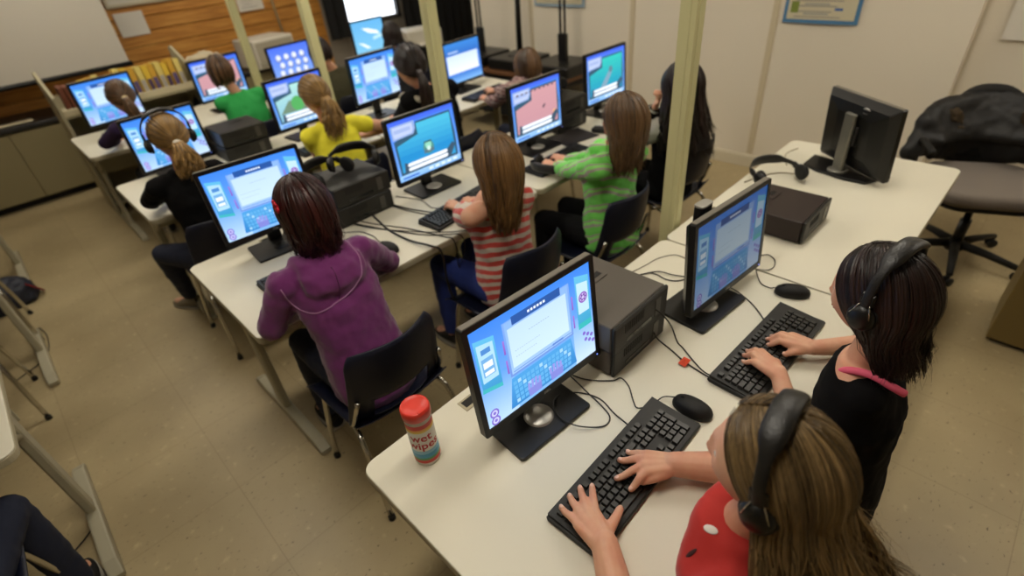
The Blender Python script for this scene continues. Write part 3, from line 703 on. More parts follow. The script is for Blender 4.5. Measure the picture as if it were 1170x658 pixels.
def hair_long(t, Hm, m, rg, n=500, length=.25, phi0=62, flare=.25, rad=.0048, wave=.006, drift=V3(0, 0, 0), push=None, bang=0., vol=1.0, name='hair', steps=9, taper=.55, part=0., inward=0., frizz=.1, rim=-.25, sweep=.0, clumps=None):
    mb = MB()
    def path(phi, off, L, wob, jit, ph=0):
        a = abs(phi-180)/(180-phi0)
        sg = 1 if phi < 180 else -1
        root = V3(sg*.04+part, -.45+1.0*a**1.2+jit*.25, .9).normalized()
        rm = V3(math.sin(R(phi)), math.cos(R(phi)), rim).normalized()
        P = []
        for k in range(steps+1):
            d = slerp(root, rm, k/steps); o = off*(1+.02*math.sin(k*1.1+ph)*0); P.append(Hm @ hpt(d, o*(1+(vol-1)*math.sin(PI*min(1, k/steps*.6)))))
        hc = Hm.translation; last = P[-1]; out = V3(last.x-hc.x, last.y-hc.y, 0); out = out.normalized() if out.length > .001 else out
        m_ = max(4, int(L/.022)); prev = last
        for k in range(1, m_+1):
            s = k/m_; z = last.z-L*s
            x = V3(last.x, last.y, 0)+out*(flare*.10*s-inward*.06*s*s)+drift*s*s
            x += V3(0, -sweep*s*max(0, out.y+.45), 0)
            x += V3(math.sin(s*9+ph), math.cos(s*7+ph*1.7), 0)*wave*s*wob
            p = V3(x.x, x.y, z)
            if push: p = push(p, off)
            P.append(p)
        return P
    # under-layer
    A = []; nphi = 44
    for i in range(nphi+1):
        phi = phi0+(360-2*phi0)*i/nphi; A.append(path(phi, .985, length*.80, 0, 0))
    w = min(len(a) for a in A); vs = [p for a in A for p in a[:w]]; fs = []
    for i in range(nphi):
        for k in range(w-1): fs.append((i*w+k, i*w+k+1, (i+1)*w+k+1, (i+1)*w+k))
    mb.add(vs, fs, tint=(.12, .12, .12, 1))
    # scalp cap under the part line
    mb.ball((0, -.006, .006), (HR[0]*.955, HR[1]*.955, HR[2]*.955), 28, M=Hm @ Matrix.Translation((0, -.006, .006)), tint=(.15, .15, .15, 1)) if phi0 < 50 else mb.loft([(0, -.02-.0, .0, HR[0]*.96, HR[1]*.80), (0, -.014, .04, HR[0]*.92, HR[1]*.86), (0, -.008, .075, HR[0]*.74, HR[1]*.74), (0, -.006, .10, HR[0]*.44, HR[1]*.46), (0, -.006, .112, .01, .01)], 26, M=Hm)
    for j in range(len(mb.f)):
        if mb.t[j] is None: mb.t[j] = (.15, .15, .15, 1)
    nc = clumps or max(20, n//9)
    CLP = [(phi0+(360-2*phi0)*rg.random(), rg.uniform(0, 6.3), 1-.38*rg.random()**2.2, rg.uniform(-.5, .5), rg.gauss(.42, .22), 1.0+.055*rg.random()**1.6) for _ in range(nc)]
    for i in range(n):
        cphi, cph, cl, cj, ct, co_ = CLP[i % nc]; thin = rg.random() < frizz
        dphi = rg.gauss(0, 3.2); L = length*cl*(1-.10*rg.random())
        if thin: P = path(min(360-phi0, max(phi0, cphi+dphi*3)), co_+.035, L*1.03, 2.6, rg.uniform(-.5, .5), rg.uniform(0, 6.3))
        else:
            P = path(min(360-phi0, max(phi0, cphi+dphi)), co_+rg.uniform(-.012, .012), L, 1, cj+rg.uniform(-.15, .15), cph+rg.uniform(-.5, .5))
        N_ = len(P); r0 = rad*(rg.uniform(.7, 1.25) if not thin else .28)
        rs = [r0*(.55+.45*min(1, k/3))*(1 if k < N_*taper else max(.08, 1-(k-N_*taper)/(N_*(1-taper)))) for k in range(N_)]
        tone = min(1, max(0, ct+rg.gauss(0, .13)))
        tn = [(min(1, max(0, tone+.18*math.sin(PI*k/N_)+.12*k/N_)),)*3+(1,) for k in range(N_)]  # mid-lock highlight painted into the hair tint, tips a little lighter
        mb.tube(P, rs, 5, flat=.5, tints=tn)
    return mb.build(name, m, t)
def hair_tail(t, Hm, m, rg, n=300, tie=V3(0, -1, .0), length=.22, rad=.0045, spread=.035, curl=.0, drift=V3(0, -.02, 0), name='hair', bunch=.5, tie_col='#D8CFC0'):
    mb = MB(); tie = tie.normalized(); tp = Hm @ hpt(tie, 1.10)
    nr = 40; ring = []
    def root(phi):
        e = math.cos(R(phi)); z = .50*max(0, e)-.55*max(0, -e)+.02; return V3(math.sin(R(phi))*math.sqrt(max(0, 1-z*z)), e*math.sqrt(max(0, 1-z*z)), z)
    A = []
    for i in range(nr): A.append([Hm @ hpt(slerp(root(360*i/nr), tie, k/8), .985) for k in range(9)])
    vs = [p for a in A for p in a]; fs = []
    for i in range(nr):
        for k in range(8): fs.append((i*9+k, i*9+k+1, ((i+1) % nr)*9+k+1, ((i+1) % nr)*9+k))
    mb.add(vs, fs, tint=(.2, .2, .2, 1))
    for i in range(int(n*.6)):
        rt = root(360*rg.random()); off = 1.0+.035*rg.random(); P = [Hm @ hpt(slerp(rt, tie, k/8), off+(.06 if k == 8 else 0)*0) for k in range(9)]; P[-1] = tp+V3(rg.uniform(-1, 1), 0, rg.uniform(-1, 1))*.008
        tone = min(1, max(0, rg.gauss(.45, .2))); mb.tube(P, [rad*(.5+.5*math.sin(PI*min(1, .15+k/9))) for k in range(9)], 5, flat=.5, tint=(tone, tone, tone, 1))
    for i in range(int(n*.5)):
        a = rg.uniform(0, 6.3); q = math.sqrt(rg.random()); L = length*(1-.3*rg.random()); P = []; ph = rg.uniform(0, 6.3); N_ = 12
        for k in range(N_+1):
            s = k/N_; b = spread*q*(.25+1.1*math.sin(PI*min(1, s*bunch+.05)))
            P.append(tp+V3(0, -.022*math.sin(PI*min(.5, s*1.6)), 0)+drift*s+V3(math.cos(a)*b, math.sin(a)*b*.7-.004, -L*s)+V3(math.sin(s*14+ph), math.cos(s*12+ph), 0)*curl*s)
        tone = min(1, max(0, rg.gauss(.5, .2))); mb.tube(P, [rad*1.1*(1 if k < N_*.6 else max(.1, 1-(k-N_*.6)/(N_*.4))) for k in range(N_+1)], 5, flat=.6, tint=(tone, tone, tone, 1))
    o = mb.build(name, m, t)
    if tie_col:
        q = MB(); q.lathe([(.012, -.008), (.02, -.006), (.022, 0), (.02, .006), (.012, .008)], 16, M=Matrix.Translation(tp+V3(0, -.006, -.008)) @ Matrix.Rotation(R(60), 4, 'X')); q.build('hair_tie', mat('hair tie '+tie_col, tie_col, .8), t)
    return o

def person(label, x, y, yaw=0., lean=.06, side=0., s=1., head=None, hpitch=-18, hyaw=0, hroll=0, wrists=None, elbow_pole=None, tips=None, fwds=None, skin=None, top=None, sleeve='long', trousers=None, hair=None, shoes=None,
           vox=.006, wide=1., hood=False, legs=None, nails=False, neck_open=False, shoulders=None, topdisp=.012, group=None, hipz=.535, hand_s=.92, elbows=None, collar=None, seed=1, fat=1., shoev=True, topmat2=None, bulk=1., voxc=.008, twist=0, offshoulder=False, sleevefrac=None):
    rg = random.Random(seed)
    t = thing('person', label, 'person', (x, y, 0), R(yaw), group)
    Li = (Matrix.Translation((x, y, 0)) @ Matrix.Rotation(R(yaw), 4, 'Z')).inverted()
    pel = V3(0, 0, hipz); nb = V3(side, lean, hipz+.415*s); ch = pel.lerp(nb, .68)+V3(0, -.012, 0); wa = pel.lerp(nb, .3)+V3(0, -.008, 0)
    hc = Li @ Vector(head) if head else nb+V3(0, .03, .15*s)
    Hm = Matrix.Translation(hc) @ Euler((R(hpitch), R(hroll), R(hyaw)), 'XYZ').to_matrix().to_4x4() @ Matrix.Scale(s, 4)
    tw = Matrix.Rotation(R(twist), 3, 'Z')
    SH = []
    for i, q in enumerate((-1, 1)): SH.append(Li @ Vector(shoulders[i]) if shoulders else nb+tw @ V3(q*.142*s*wide, -.012, -.035*s))
    sk = MB()
    # torso core
    def spine(rr, mb):
        rings = []
        for (f, rx, ry) in rr:
            c = pel.lerp(nb, f)+V3(0, -.012*math.sin(PI*max(0, min(1, f))), 0); rings.append((c.x, c.y, c.z, rx*s, ry*s))
        mb.loft(rings, 26, p=2.3)
    spine([(-.22, .09, .07), (-.15, .125, .098), (0, .135, .10), (.35, .115, .082), (.68, .13, .088), (.90, .12, .068), (1.0, .06, .045)], sk)
    cap(sk, nb-V3(0, 0, .02), Hm @ V3(0, -.02, -.06), .041*s, .039*s, 18)
    head_shape(sk, Hm, 1.0)
    for i, q in enumerate((-1, 1)): cap(sk, SH[i]-V3(q*.05, 0, -.005), SH[i], .042*s, .042*s)
    # arms
    nl = [] if nails else None; EL = []; WR = []
    for i, q in enumerate((-1, 1)):
        w = Li @ Vector(wrists[i]) if wrists else SH[i]+V3(-q*.04, .30, -.15)
        pole = (elbow_pole[i] if elbow_pole else (q*.7, -.35, -.8))
        e = ik(SH[i], w, .225*s, .205*s, pole) if not (elbows and elbows[i]) else Li @ Vector(elbows[i]); EL.append(e); WR.append(w)
        limb(sk, [SH[i], SH[i].lerp(e, .5), e], [.041*s*bulk, .037*s*bulk*fat, .032*s*bulk*fat])
        limb(sk, [e, e.lerp(w, .35), w], [.033*s*bulk*fat, .031*s*bulk*fat, .0215*s*bulk*fat**1.3])
        f = (Li.to_3x3() @ Vector(fwds[i])) if fwds and fwds[i] else V3((w-e).normalized().x*.6, 1, 0)
        tp = [Li @ Vector(p) for p in tips[i]] if tips and tips[i] else None
        hand(sk, nl, w, f, q, tp, hand_s, thick=fat)
    # legs
    LG = legs or [dict(knee=(-.10, .37, hipz-.035), ank=(-.11, .36, .085)), dict(knee=(.10, .37, hipz-.035), ank=(.11, .36, .085))]
    KN = []; AN = []
    for i, q in enumerate((-1, 1)):
        hp = V3(q*.075, .0, hipz-.03); k = Vector(LG[i]['knee']); a = Vector(LG[i]['ank']); KN.append(k); AN.append(a)
        limb(sk, [hp, hp.lerp(k, .5), k], [.074, .066, .048]); limb(sk, [k, k.lerp(a, .35), a], [.046, .046, .030])
        fd = Vector(LG[i].get('toe', (0, 1, 0))).normalized(); cap(sk, a+V3(0, 0, -.045), a+fd*.12+V3(0, 0, -.055), .03, .026)
    me = bake(sk, 'person', skin or skinA, vox, 3)
    body = link('body', me, t)
    # shirt
    if top:
        c = MB(); e_ = .010
        rr = [(-.26, .128, .105), (-.18, .15, .12), (0, .152, .118), (.35, .134, .100), (.68, .146, .104), (.86, .14, .088)]
        if offshoulder: rr += [(.92, .12, .075)]
        elif neck_open: rr += [(.93, .128, .075), (.965, .09, .065)]
        else: rr += [(.93, .125, .075), (1.0, .082, .062), (1.05, .056, .052)]
        if bulk != 1: rr = [(f, a*bulk, b*bulk) for f, a, b in rr]
        spine(rr, c)
        for i, q in enumerate((-1, 1)):
            A_, E_, W_ = SH[i], EL[i], WR[i]; A0 = A_-V3(q*.055, 0, -.004)
            g = 1.0 if not offshoulder else (0 if q == offshoulder else 1)
            if not (offshoulder and q == offshoulder): limb(c, [A0, A_], [.050*s, .052*s*bulk])
            if sleeve == 'long': limb(c, [A_, A_.lerp(E_, .5), E_], [.052*bulk, .047*bulk, .044*bulk]); limb(c, [E_, E_.lerp(W_, .5), E_.lerp(W_, .93)], [.045*bulk, .040*bulk, .031*bulk])
            elif sleeve == 'half': 
                s0 = .10 if (offshoulder and q == offshoulder) else 0
                limb(c, [A_.lerp(E_, s0), A_.lerp(E_, .6), E_.lerp(W_, .16)], [.043, .054, .058])
            else:
                fr = sleevefrac or .5; limb(c, [A_, A_.lerp(E_, fr)], [.051*bulk, .050*bulk])
        if hood:
            # hood lying on the upper back
            hb = nb+V3(0, -.07, .0)
            c.loft([(hb.x, hb.y-.012, hb.z-.13, .02, .02), (hb.x, hb.y-.030, hb.z-.105, .075, .040), (hb.x, hb.y-.026, hb.z-.05, .115, .054), (hb.x, hb.y-.002, hb.z, .118, .058), (hb.x, hb.y+.03, hb.z+.028, .085, .045), (hb.x, hb.y+.04, hb.z+.04, .05, .03)], 22, p=2.2)
            for q in (-1, 1): limb(c, [nb+V3(q*.075, -.05, .01), nb+V3(q*.078, .01, .01), nb+V3(q*.045, .06, -.03)], [.032, .028, .02])
        me = bake(c, 'garment', top, voxc, 5, topdisp, .055)
        link('hoodie' if hood else 'shirt', me, t)
    if trousers:
        c = MB(); spine([(-.24, .10, .08), (-.16, .142, .108), (0, .142, .110), (.16, .13, .1)], c)
        for i, q in enumerate((-1, 1)):
            hp = V3(q*.075, .0, hipz-.03); k, a = KN[i], AN[i]
            limb(c, [hp, hp.lerp(k, .5), k], [.082, .074, .056]); limb(c, [k, k.lerp(a, .4), k.lerp(a, .93)], [.055, .054, .043])
        link('trousers', bake(c, 'garment', trousers, voxc, 4, .008, .05), t)
    if shoev:
        for i, q in enumerate((-1, 1)):
            a = AN[i]; fd = Vector(LG[i].get('toe', (0, 1, 0))); an = math.atan2(-fd.x, fd.y); T = Matrix.Translation((a.x, a.y, a.z-.085)) @ Matrix.Rotation(an, 4, 'Z')
            c = MB()
            for (yy, w_, h_) in (): pass
            o = []
            for k in range(13):
                u = k/12; yy = -.045+.20*u; ww = .031+.010*math.sin(PI*min(1, u*1.15))-.012*max(0, (u-.8)/.2)**2; hh = .075-.045*min(1, max(0, (u-.25)/.5)); o.append((yy, ww, hh if u < .97 else .02))
            vs = []; fs = []; n = 14
            for (yy, ww, hh) in o:
                for k in range(n):
                    q_ = 2*PI*k/n; vs.append((ww*math.cos(q_), yy, max(.014, .014+hh/2+hh/2*math.sin(q_))))
            for j in range(12):
                for k in range(n): fs.append((j*n+k, j*n+(k+1) % n, (j+1)*n+(k+1) % n, (j+1)*n+k))
            fs += [tuple(range(n)), tuple(12*n+k for k in range(n-1, -1, -1))]
            c.add(vs, fs, M=T); sh = c.build('shoe', shoes or blkm, t)
            so = MB(); so.prism([(o[k][1]+.003, o[k][0]) for k in range(13)]+[(-o[k][1]-.003, o[k][0]) for k in range(12, -1, -1)], .001, .018, bev=.002, M=T); so.build('sole', mat('pale rubber', '#8E887B', .7), sh)
    # face details
    for q in (-1, 1):
        e = MB(); c = Hm @ V3(q*.0265, .0705, .010); fw = (Hm.to_3x3() @ V3(0, 1, -.15)).normalized()
        e.ball(c, .0118*s, 14); e.ball(c+fw*.0075, .0055*s, 10, mi=1)
        e.build('eye', [mat('eye white', '#D8D2CA', .25), mat('dark iris', '#2B1D14', .2)], t)
    lp = MB(); lp.ball((0, 0, 0), (.019, .006, .0045), 14, M=Hm @ Matrix.Translation((0, .0905, -.0425))); lp.ball((0, 0, 0), (.016, .006, .005), 14, M=Hm @ Matrix.Translation((0, .0885, -.0505))); lp.build('lips', mat('lip pink', '#B4695C', .45), t)
    for q in (nl or []): q.build('fingernail', mat('fingernail pink', '#E3B8A4', .3), t)
    torso = (pel, nb)
    def push(p, off):
        if p.z < nb.z-.005:
            f = (p.z-pel.z)/(nb.z-pel.z); c = pel.lerp(nb, max(0, min(1, f))); k = min(1, (nb.z-.005-p.z)/.05)
            a = (.10+.075*k)+.012*(off-1)*14; b = (.06+.062*k)+.05*(.0 if not hood else .7*max(0, 1-abs(nb.z-.06-p.z)/.1))+.012*(off-1)*14
            dx, dy = p.x-c.x, p.y-c.y; q = math.hypot(dx/a, dy/b)
            if q < 1 and q > 1e-4: return V3(c.x+dx/q, c.y+dy/q, p.z)
        return p
    if hair: hair(t, Hm, rg, push)
    return t, Hm, SH, EL, Li
def worn(label, pt, group=None, tilt=0, back=0., hw=.093, r=.128, dz=.0, roll=0):
    """headphones on a head, a thing of their own"""
    t, Hm = pt[0], pt[1]
    W = t.matrix_basis @ Hm @ Matrix.Translation((0, -.008+back, -.004+dz)) @ Matrix.Rotation(R(tilt), 4, 'X') @ Matrix.Rotation(R(roll), 4, 'Y')
    h = headphones(label, (0, 0, 0), group=group, hw=hw, r=r)
    h.matrix_basis = W; return h
EXPO = 0.22
# ------------------------------------------------------------------ the room
XR = 4.25; YB = 7.1; ZC = 2.75
fl = MB(); fl.box((1.6, 2.2, -.05), (10.4, 11.6, .1)); struct(fl, 'floor', floor_mat())
cl = MB(); cl.box((1.6, 2.2, ZC+.05), (10.4, 11.6, .1)); struct(cl, 'ceiling', mat('ceiling board', '#C9C2B0', .9))
wallm = mat('cream wall paint', '#E6DCC8', .62, var=.05, vscale=.8, bump=.05, bscale=90)
joint = mat('panel joint strip', '#CDBFA0', .6)
w = MB(); w.box((XR+.06, 2.65, ZC/2), (.12, 4.4, ZC)); struct(w, 'wall_right', wallm)
w = MB(); w.box((XR+.20, -1.55, ZC/2), (.16, 4.2, ZC), bev=.004); struct(w, 'wall_right_front', mat('cream wall paint lighter', '#DED4C0', .62, var=.05, vscale=.8))
w = MB(); w.box((5.35, 4.9, ZC/2), (2.1, .1, ZC)); struct(w, 'wall_alcove', wallm)
w = MB(); w.box((6.45, 6.0, ZC/2), (.12, 2.3, ZC)); struct(w, 'wall_alcove_right', wallm)
w = MB(); w.box((-3.5, 2.2, ZC/2), (.12, 11.4, ZC)); struct(w, 'wall_left', wallm)
w = MB(); w.box((.4, -3.5, ZC/2), (8, .12, ZC)); struct(w, 'wall_front', wallm)
# far wall: pine boards, then plaster with the window
w = MB(); w.box((.05, YB+.08, ZC/2), (7.1, .1, ZC), mi=1)
for k in range(21):
    w.box((.05, YB+.015, .0675+.135*k-.0), (7.1, .03, .129), bev=.006)
struct(w, 'wall_far', [plank_mat(), mat('dark gap', '#1E1208', .9)])
w = MB(); gw = mat('grey painted plaster', '#8C8376', .7)
w.box((3.72, YB+.05, ZC/2), (.26, .12, ZC)); w.box((4.3, YB+.05, .45), (.92, .12, .9)); w.box((4.3, YB+.05, 2.55), (.92, .12, .4)); w.box((5.6, YB+.05, ZC/2), (1.7, .12, ZC))
struct(w, 'wall_far_plaster', gw)
w = MB(); w.box((4.3, YB+.03, .875), (.98, .14, .03), bev=.004)
for sx in (3.84, 4.76): w.box((sx, YB+.03, 1.62), (.05, .10, 1.46))
w.box((4.3, YB+.03, 2.34), (.98, .10, .05)); struct(w, 'window_1', mat('dark window frame', '#15130F', .5))
w = MB(); w.box((4.3, YB+.05, 1.6), (.87, .006, 1.42)); g_, N_, L_, b_ = newmat('overcast daylight in the pane'); b_.inputs['Base Color'].default_value = (.7, .75, .8, 1); b_.inputs['Emission Color'].default_value = (.86, .92, 1, 1); b_.inputs['Emission Strength'].default_value = 2.6
struct(w, 'window_2', g_)
bb = mat('cream skirting', '#D5CBB2', .5)
w = MB(); w.prism([(0, 0), (.016, 0), (.016, .085), (.01, .10), (0, .10)], 0, 4.35, M=Matrix(((-1, 0, 0, XR), (0, 0, 1, .49), (0, 1, 0, 0), (0, 0, 0, 1)))); struct(w, 'baseboard_right', bb)
w = MB()
for y in (1.6, 2.8, 4.0): w.box((XR-.004, y, 1.42), (.010, .045, 2.62), bev=.003)
struct(w, 'trim_1', joint)
# pine wall conduit
MB().tube([(3.0, YB-.02, .85), (2.93, YB-.02, 2.7)], .013, 8).build('wall_conduit', mat('cream conduit', '#C4B894', .5), label='thin cream conduit pipe running up the pine board wall', cat='pipe') 

# posts with sockets, floor to ceiling
polem = mat('pale green-cream enamel', '#CFCB9A', .42, spec=.4)
for (x, y, lab) in ((1.845, .975, 'pale cream square service pole rising in front of the blank right wall'), (1.845, 2.47, 'pale cream service pole directly behind the dark ponytailed girl in the black cardigan'),
                    (1.885, 3.97, 'pale cream service pole between the yellow shirt and the girl in olive'), (1.925, 5.45, 'pale cream service pole beside the white cabinet, farthest one from the camera')):
    t = thing('service_pole', lab, 'pole', (x, y, 0), group='service poles')
    m = MB()
    m.prism([(-.031, -.031), (.031, -.031), (.031, .031), (-.031, .031)], 0, ZC, bev=0); m.box((0, -.0315, ZC/2), (.022, .003, ZC)); m.box((-.0315, 0, ZC/2), (.003, .022, ZC)); m.build('post', polem, t)
    b = MB(); b.prism(rrect(.11, .11, .01), 0, .02, bev=.004); b.build('base_collar', polem, t)
    c = MB(); c.prism(rrect(.10, .10, .008), ZC-.02, ZC-.0005, bev=.003); c.build('ceiling_collar', polem, t)

# ceiling lights out of view; the right-wall one is added to brighten that wall
LE = 15.0
g_, N_, L_, b_ = newmat('fluorescent diffuser'); b_.inputs['Emission Color'].default_value = (1, .92, .79, 1); b_.inputs['Emission Strength'].default_value = LE; b_.inputs['Base Color'].default_value = (.8, .8, .8, 1)
for i, (x, y) in enumerate([(.4, .8), (2.5, .8), (.4, 3.2), (2.5, 3.2), (3.5, -.9), (.6, 5.4), (2.6, 5.4)]):
    t = thing('ceiling_light', 'unseen long fluorescent ceiling light with a frosted diffuser', 'light', (x, y, ZC-.06), group='fluorescent ceiling lights')
    m = MB(); m.prism(rrect(1.24, .34, .01), .0, .058, bev=.004); m.build('fixture', mat('white enamel', '#D8D6CE', .4), t)
    d = MB(); d.prism(rrect(1.2, .30, .02), -.012, -.0005, bev=.003); d.build('diffuser', g_, t)

# projection screen and boards on the far wall
t = thing('projection_screen', 'large grey-white projection screen hanging before the pine boards', 'screen', (-.25, 6.47, 1.03))
MB().box((0, 0, .83), (2.82, .006, 1.62)).build('fabric', mat('projection fabric', '#BFB9AC', .85, var=.04, vscale=1.5), t)
MB().tube([(-1.43, 0, 0), (1.43, 0, 0)], .022, 10).build('bottom_bar', blk, t)
MB().box((0, 0, 1.68), (2.95, .09, .08), bev=.02).build('roller_case', blk, t)
t = thing('whiteboard', 'glossy whiteboard edge above the white note on pine boards', 'board', (1.93, YB-.02, 1.79))
MB().box((0, 0, .0), (1.25, .012, .62)).build('panel', mat('whiteboard enamel', '#CFCBBF', .25), t)
m = MB()
for (c, d) in (((0, -.005, -.315), (1.29, .025, .03)), ((0, -.005, .315), (1.29, .025, .03)), ((-.63, -.005, 0), (.03, .025, .62)), ((.63, -.005, 0), (.03, .025, .62))): m.box(c, d, bev=.004)
m.build('frame', mat('cream aluminium', '#BFB59C', .4, metal=.2), t)
def paper(x, y, z, w, h, label, axis='y', col='#D9D3C6', lines=True, border=None, rz=0, group=None):
    t = thing('paper_sheet' if not border else 'poster', label, 'paper' if not border else 'poster', (x, y, z), group=group)
    if axis == 'x': t.rotation_euler = (0, 0, R(-90))
    t.rotation_euler[1] = R(rz)
    n = 9; vs = []; fs = []
    for k in range(n+1):
        u = k/n-.5
        for q in (-1, 1): vs.append((u*w, -.003-.004*math.cos(PI*u)*(1-.5*q), q*h/2))
    for k in range(n): fs.append((2*k, 2*k+2, 2*k+3, 2*k+1))
    MB().add(vs, fs).add([(a[0], a[1]+.0006, a[2]) for a in vs], [f[::-1] for f in fs]).build('sheet', mat('sheet '+(border or col), border or col, .8), t)
    pr = MB()
    if border: pr.box((0, -.0085, .0), (w-.05, .001, h-.05), mi=0)
    if lines:
        for k in range(int(h/.035)):
            z_ = h/2-.045-.033*k
            if z_ < -h/2+.03: break
            pr.box((-.02-.01*(k % 3), -.0095, z_), (w*.62-.04*(k % 3), .0008, .006), mi=1)
    pr.build('print', [mat('poster ground', '#CFC6A8', .7), mat('faded ink', '#8F8B86', .8), mat('blue print', '#3D63A6', .7), mat('green print', '#7C8A3A', .7)], t)
    return t, pr
paper(1.45, YB-.008, 1.30, .27, .22, 'plain white notice pinned on the pine boards beside the projection screen', lines=False)
paper(2.72, YB-.008, 1.38, .30, .28, 'white notice on the pine boards between the two service poles')
paper(3.25, YB-.008, 1.47, .26, .24, 'pale pink notice on the pine boards near the dark curtain', col='#D9A79A')
t, _ = paper(XR-.012, 1.30, 1.44, .48, .68, 'blue-bordered poster with columns of print on the right wall', 'x', border='#4F7FA8')
for k in range(3): MB().box((-.17, -.0102, -.24+.17*k), (.05, .001, .07)).build('picture', mat('green print', '#7C8A3A', .7), t)
MB().box((.11, -.0102, -.25), (.05, .001, .016)).build('picture', mat('blue print', '#3D63A6', .7), t); MB().box((.13, -.0102, -.10), (.12, .001, .09)).build('picture', mat('grey print', '#A8A69A', .7), t)
q = MB()
for k in range(5): q.box((-.03, -.0102, -.28+.06*k), (.16, .001, .012), mi=2)
q.build('text_lines', [mat('green print', '#7C8A3A', .7), mat('blue print', '#3D63A6', .7), mat('grey print', '#A8A69A', .7)], t)
paper(XR-.012, 3.62, 1.42, .62, .55, 'blue-edged white chart on the right wall above the stands', 'x', border='#8FA6B8')
paper(XR+.108, .20, 1.17, .24, .26, 'plain white sheet taped to the wall above the office chair', 'x', lines=False)

# low cabinets along the far wall
olive = mat('olive grey laminate', '#857A58', .55)
xs = [-2.3, -1.38, -.46, .46, 1.38, 2.30, 3.2]
CLAB = ['olive low cupboard at the far left under the projection screen', 'olive low cupboard beneath the middle of the projection screen', 'olive low cupboard nearest the computer desks, under the black counter', 'olive low cupboard behind the bookcase', 'olive low cupboard behind the green shirted child', 'olive low cupboard under the white cabinet']
for i in range(6):
    t = thing('low_cupboard', CLAB[i], 'cupboard', ((xs[i]+xs[i+1])/2, 6.79, 0), group='low cupboards along the far wall'); wd = xs[i+1]-xs[i]-.004
    MB().box((0, 0, .37), (wd, .58, .60), bev=.002).build('body', olive, t)
    for sx in (-1, 1): MB().box((sx*wd/4, -.298, .37), (wd/2-.006, .016, .585), bev=.003).build('door', olive, t)
    MB().box((0, .03, .035), (wd, .5, .07)).build('plinth', blkm, t)
MB().box((.45, 6.78, .695), (5.5, .62, .045), bev=.008).build('counter_top', mat('black counter laminate', '#1E1C1A', .4), label='long black counter top over the olive cupboards', cat='counter')
t = MB().box((.02, 6.62, .722), (.42, .10, .008), bev=.002).build('loose_strip', mat('cream card', '#CFC4A4', .7), label='cream card strip lying on the black counter', cat='card')

# bookcase behind row four
t = thing('bookcase', 'beige open bookcase behind the farthest desk row holding yellow and purple books', 'bookcase', (.90, 5.72, 0))
bc = mat('beige painted board', '#A39A7E', .6)
for sx in (-1, 1): MB().prism([(-.22, 0), (.22, 0), (.22, 1.16), (.16, 1.18), (-.22, 1.02)], -.012, .012, bev=.003, M=Matrix.Translation((sx*.52, 0, 0)) @ Matrix(((0, 0, 1, 0), (1, 0, 0, 0), (0, 1, 0, 0), (0, 0, 0, 1)))).build('side_panel', bc, t)
for z in (.10, .45, .86): MB().box((0, 0, z), (1.014, .42, .02), bev=.002).build('shelf', bc, t)
MB().box((0, .205, .50), (1.014, .012, .94)).build('back_panel', bc, t)
MB().box((0, -.208, .895), (1.014, .012, .05), bev=.002).build('front_lip', mat('cream trim', '#C9BE9E', .6), t)
rb = random.Random(3)
for k in range(15):
    h = rb.uniform(.20, .24); o = thing('book', 'yellow and purple workbook standing in the row on the bookcase top shelf', 'book', (.62+.052*k, 5.68, .871), 0, 'yellow and purple books in the bookcase'); o.rotation_euler = (R(-6), 0, R(rb.uniform(-3, 3)))
    MB().box((0, 0, h/2), (.044, .16, h), bev=.002).build('cover', mat(['yellow book cover', 'amber book cover', 'pale yellow cover'][k % 3], ['#DDB936', '#CFA030', '#DCC870'][k % 3], .6), o)
    MB().box((0, -.0815, h*.3), (.034, .002, h*.45)).build('spine_band', mat(['purple band', 'violet band', 'white band'][k % 3], ['#4B3556', '#5A4A78', '#A9A29A'][k % 3], .6), o)
for k in range(3): 
    o = thing('book', 'red-brown book at the left end of the workbook row', 'book', (.46+.04*k, 5.68, .871), 0, 'red-brown books in the bookcase'); MB().box((0, 0, .10), (.034, .15, .2-.01*k), bev=.002).build('cover', mat('red brown cover', '#6E3A22', .6), o); MB().box((0, .001, .10), (.026, .151, .19-.01*k)).build('pages', white, o)

# white cabinet box on the counter
t = thing('computer_case', 'off-white flat equipment case on the counter before the pine boards', 'computer', (2.52, 6.55, .72), R(8))
cw = mat('off-white plastic', '#D0CABA', .5)
MB().box((0, .0, .155), (.50, .42, .29), bev=.012, seg=2).build('case', cw, t); MB().box((0, -.213, .155), (.46, .008, .24), bev=.003).build('front_panel', mat('aged white plastic', '#A8A08C', .5), t)
m = MB(); 
for sx in (-1, 1):
    for sy in (-1, 1): m.lathe([(.02, 0), (.02, .011)], 10, M=Matrix.Translation((sx*.17, sy*.15, -.0)))
m.build('feet', blkm, t)
# dark bags and clutter between bookcase and green shirt
for (x, y, z, sx, sy, sz, lab) in ((1.62, 5.72, .0, .30, .26, .95, 'black coat heaped beside the bookcase'),):
    m = MB(); rb2 = random.Random(11)
    m.loft([(0, 0, 0, sx*.8, sy*.8), (0, 0, .3, sx, sy), (0, 0, .7, sx*.8, sy*.8), (0, 0, sz, sx*.5, sy*.4), (0, 0, sz+.03, .05, .05)], 24)
    me = bake(m, 'heap', mat('black nylon', '#121112', .55), .012, 4, .09, .14); link('coat_heap', me, None, (x, y, z), None, lab, 'coat')
m = MB(); m.ball((0, 0, .06), (.16, .12, .07), 20); me = bake(m, 'heap', mat('cream knit cloth', '#B4A78C', .9), .008, 3, .05, .07); link('folded_cloth', me, None, (1.46+.12, 5.62, .98), None, 'crumpled cream cloth on the black coat by the bookcase', 'cloth')

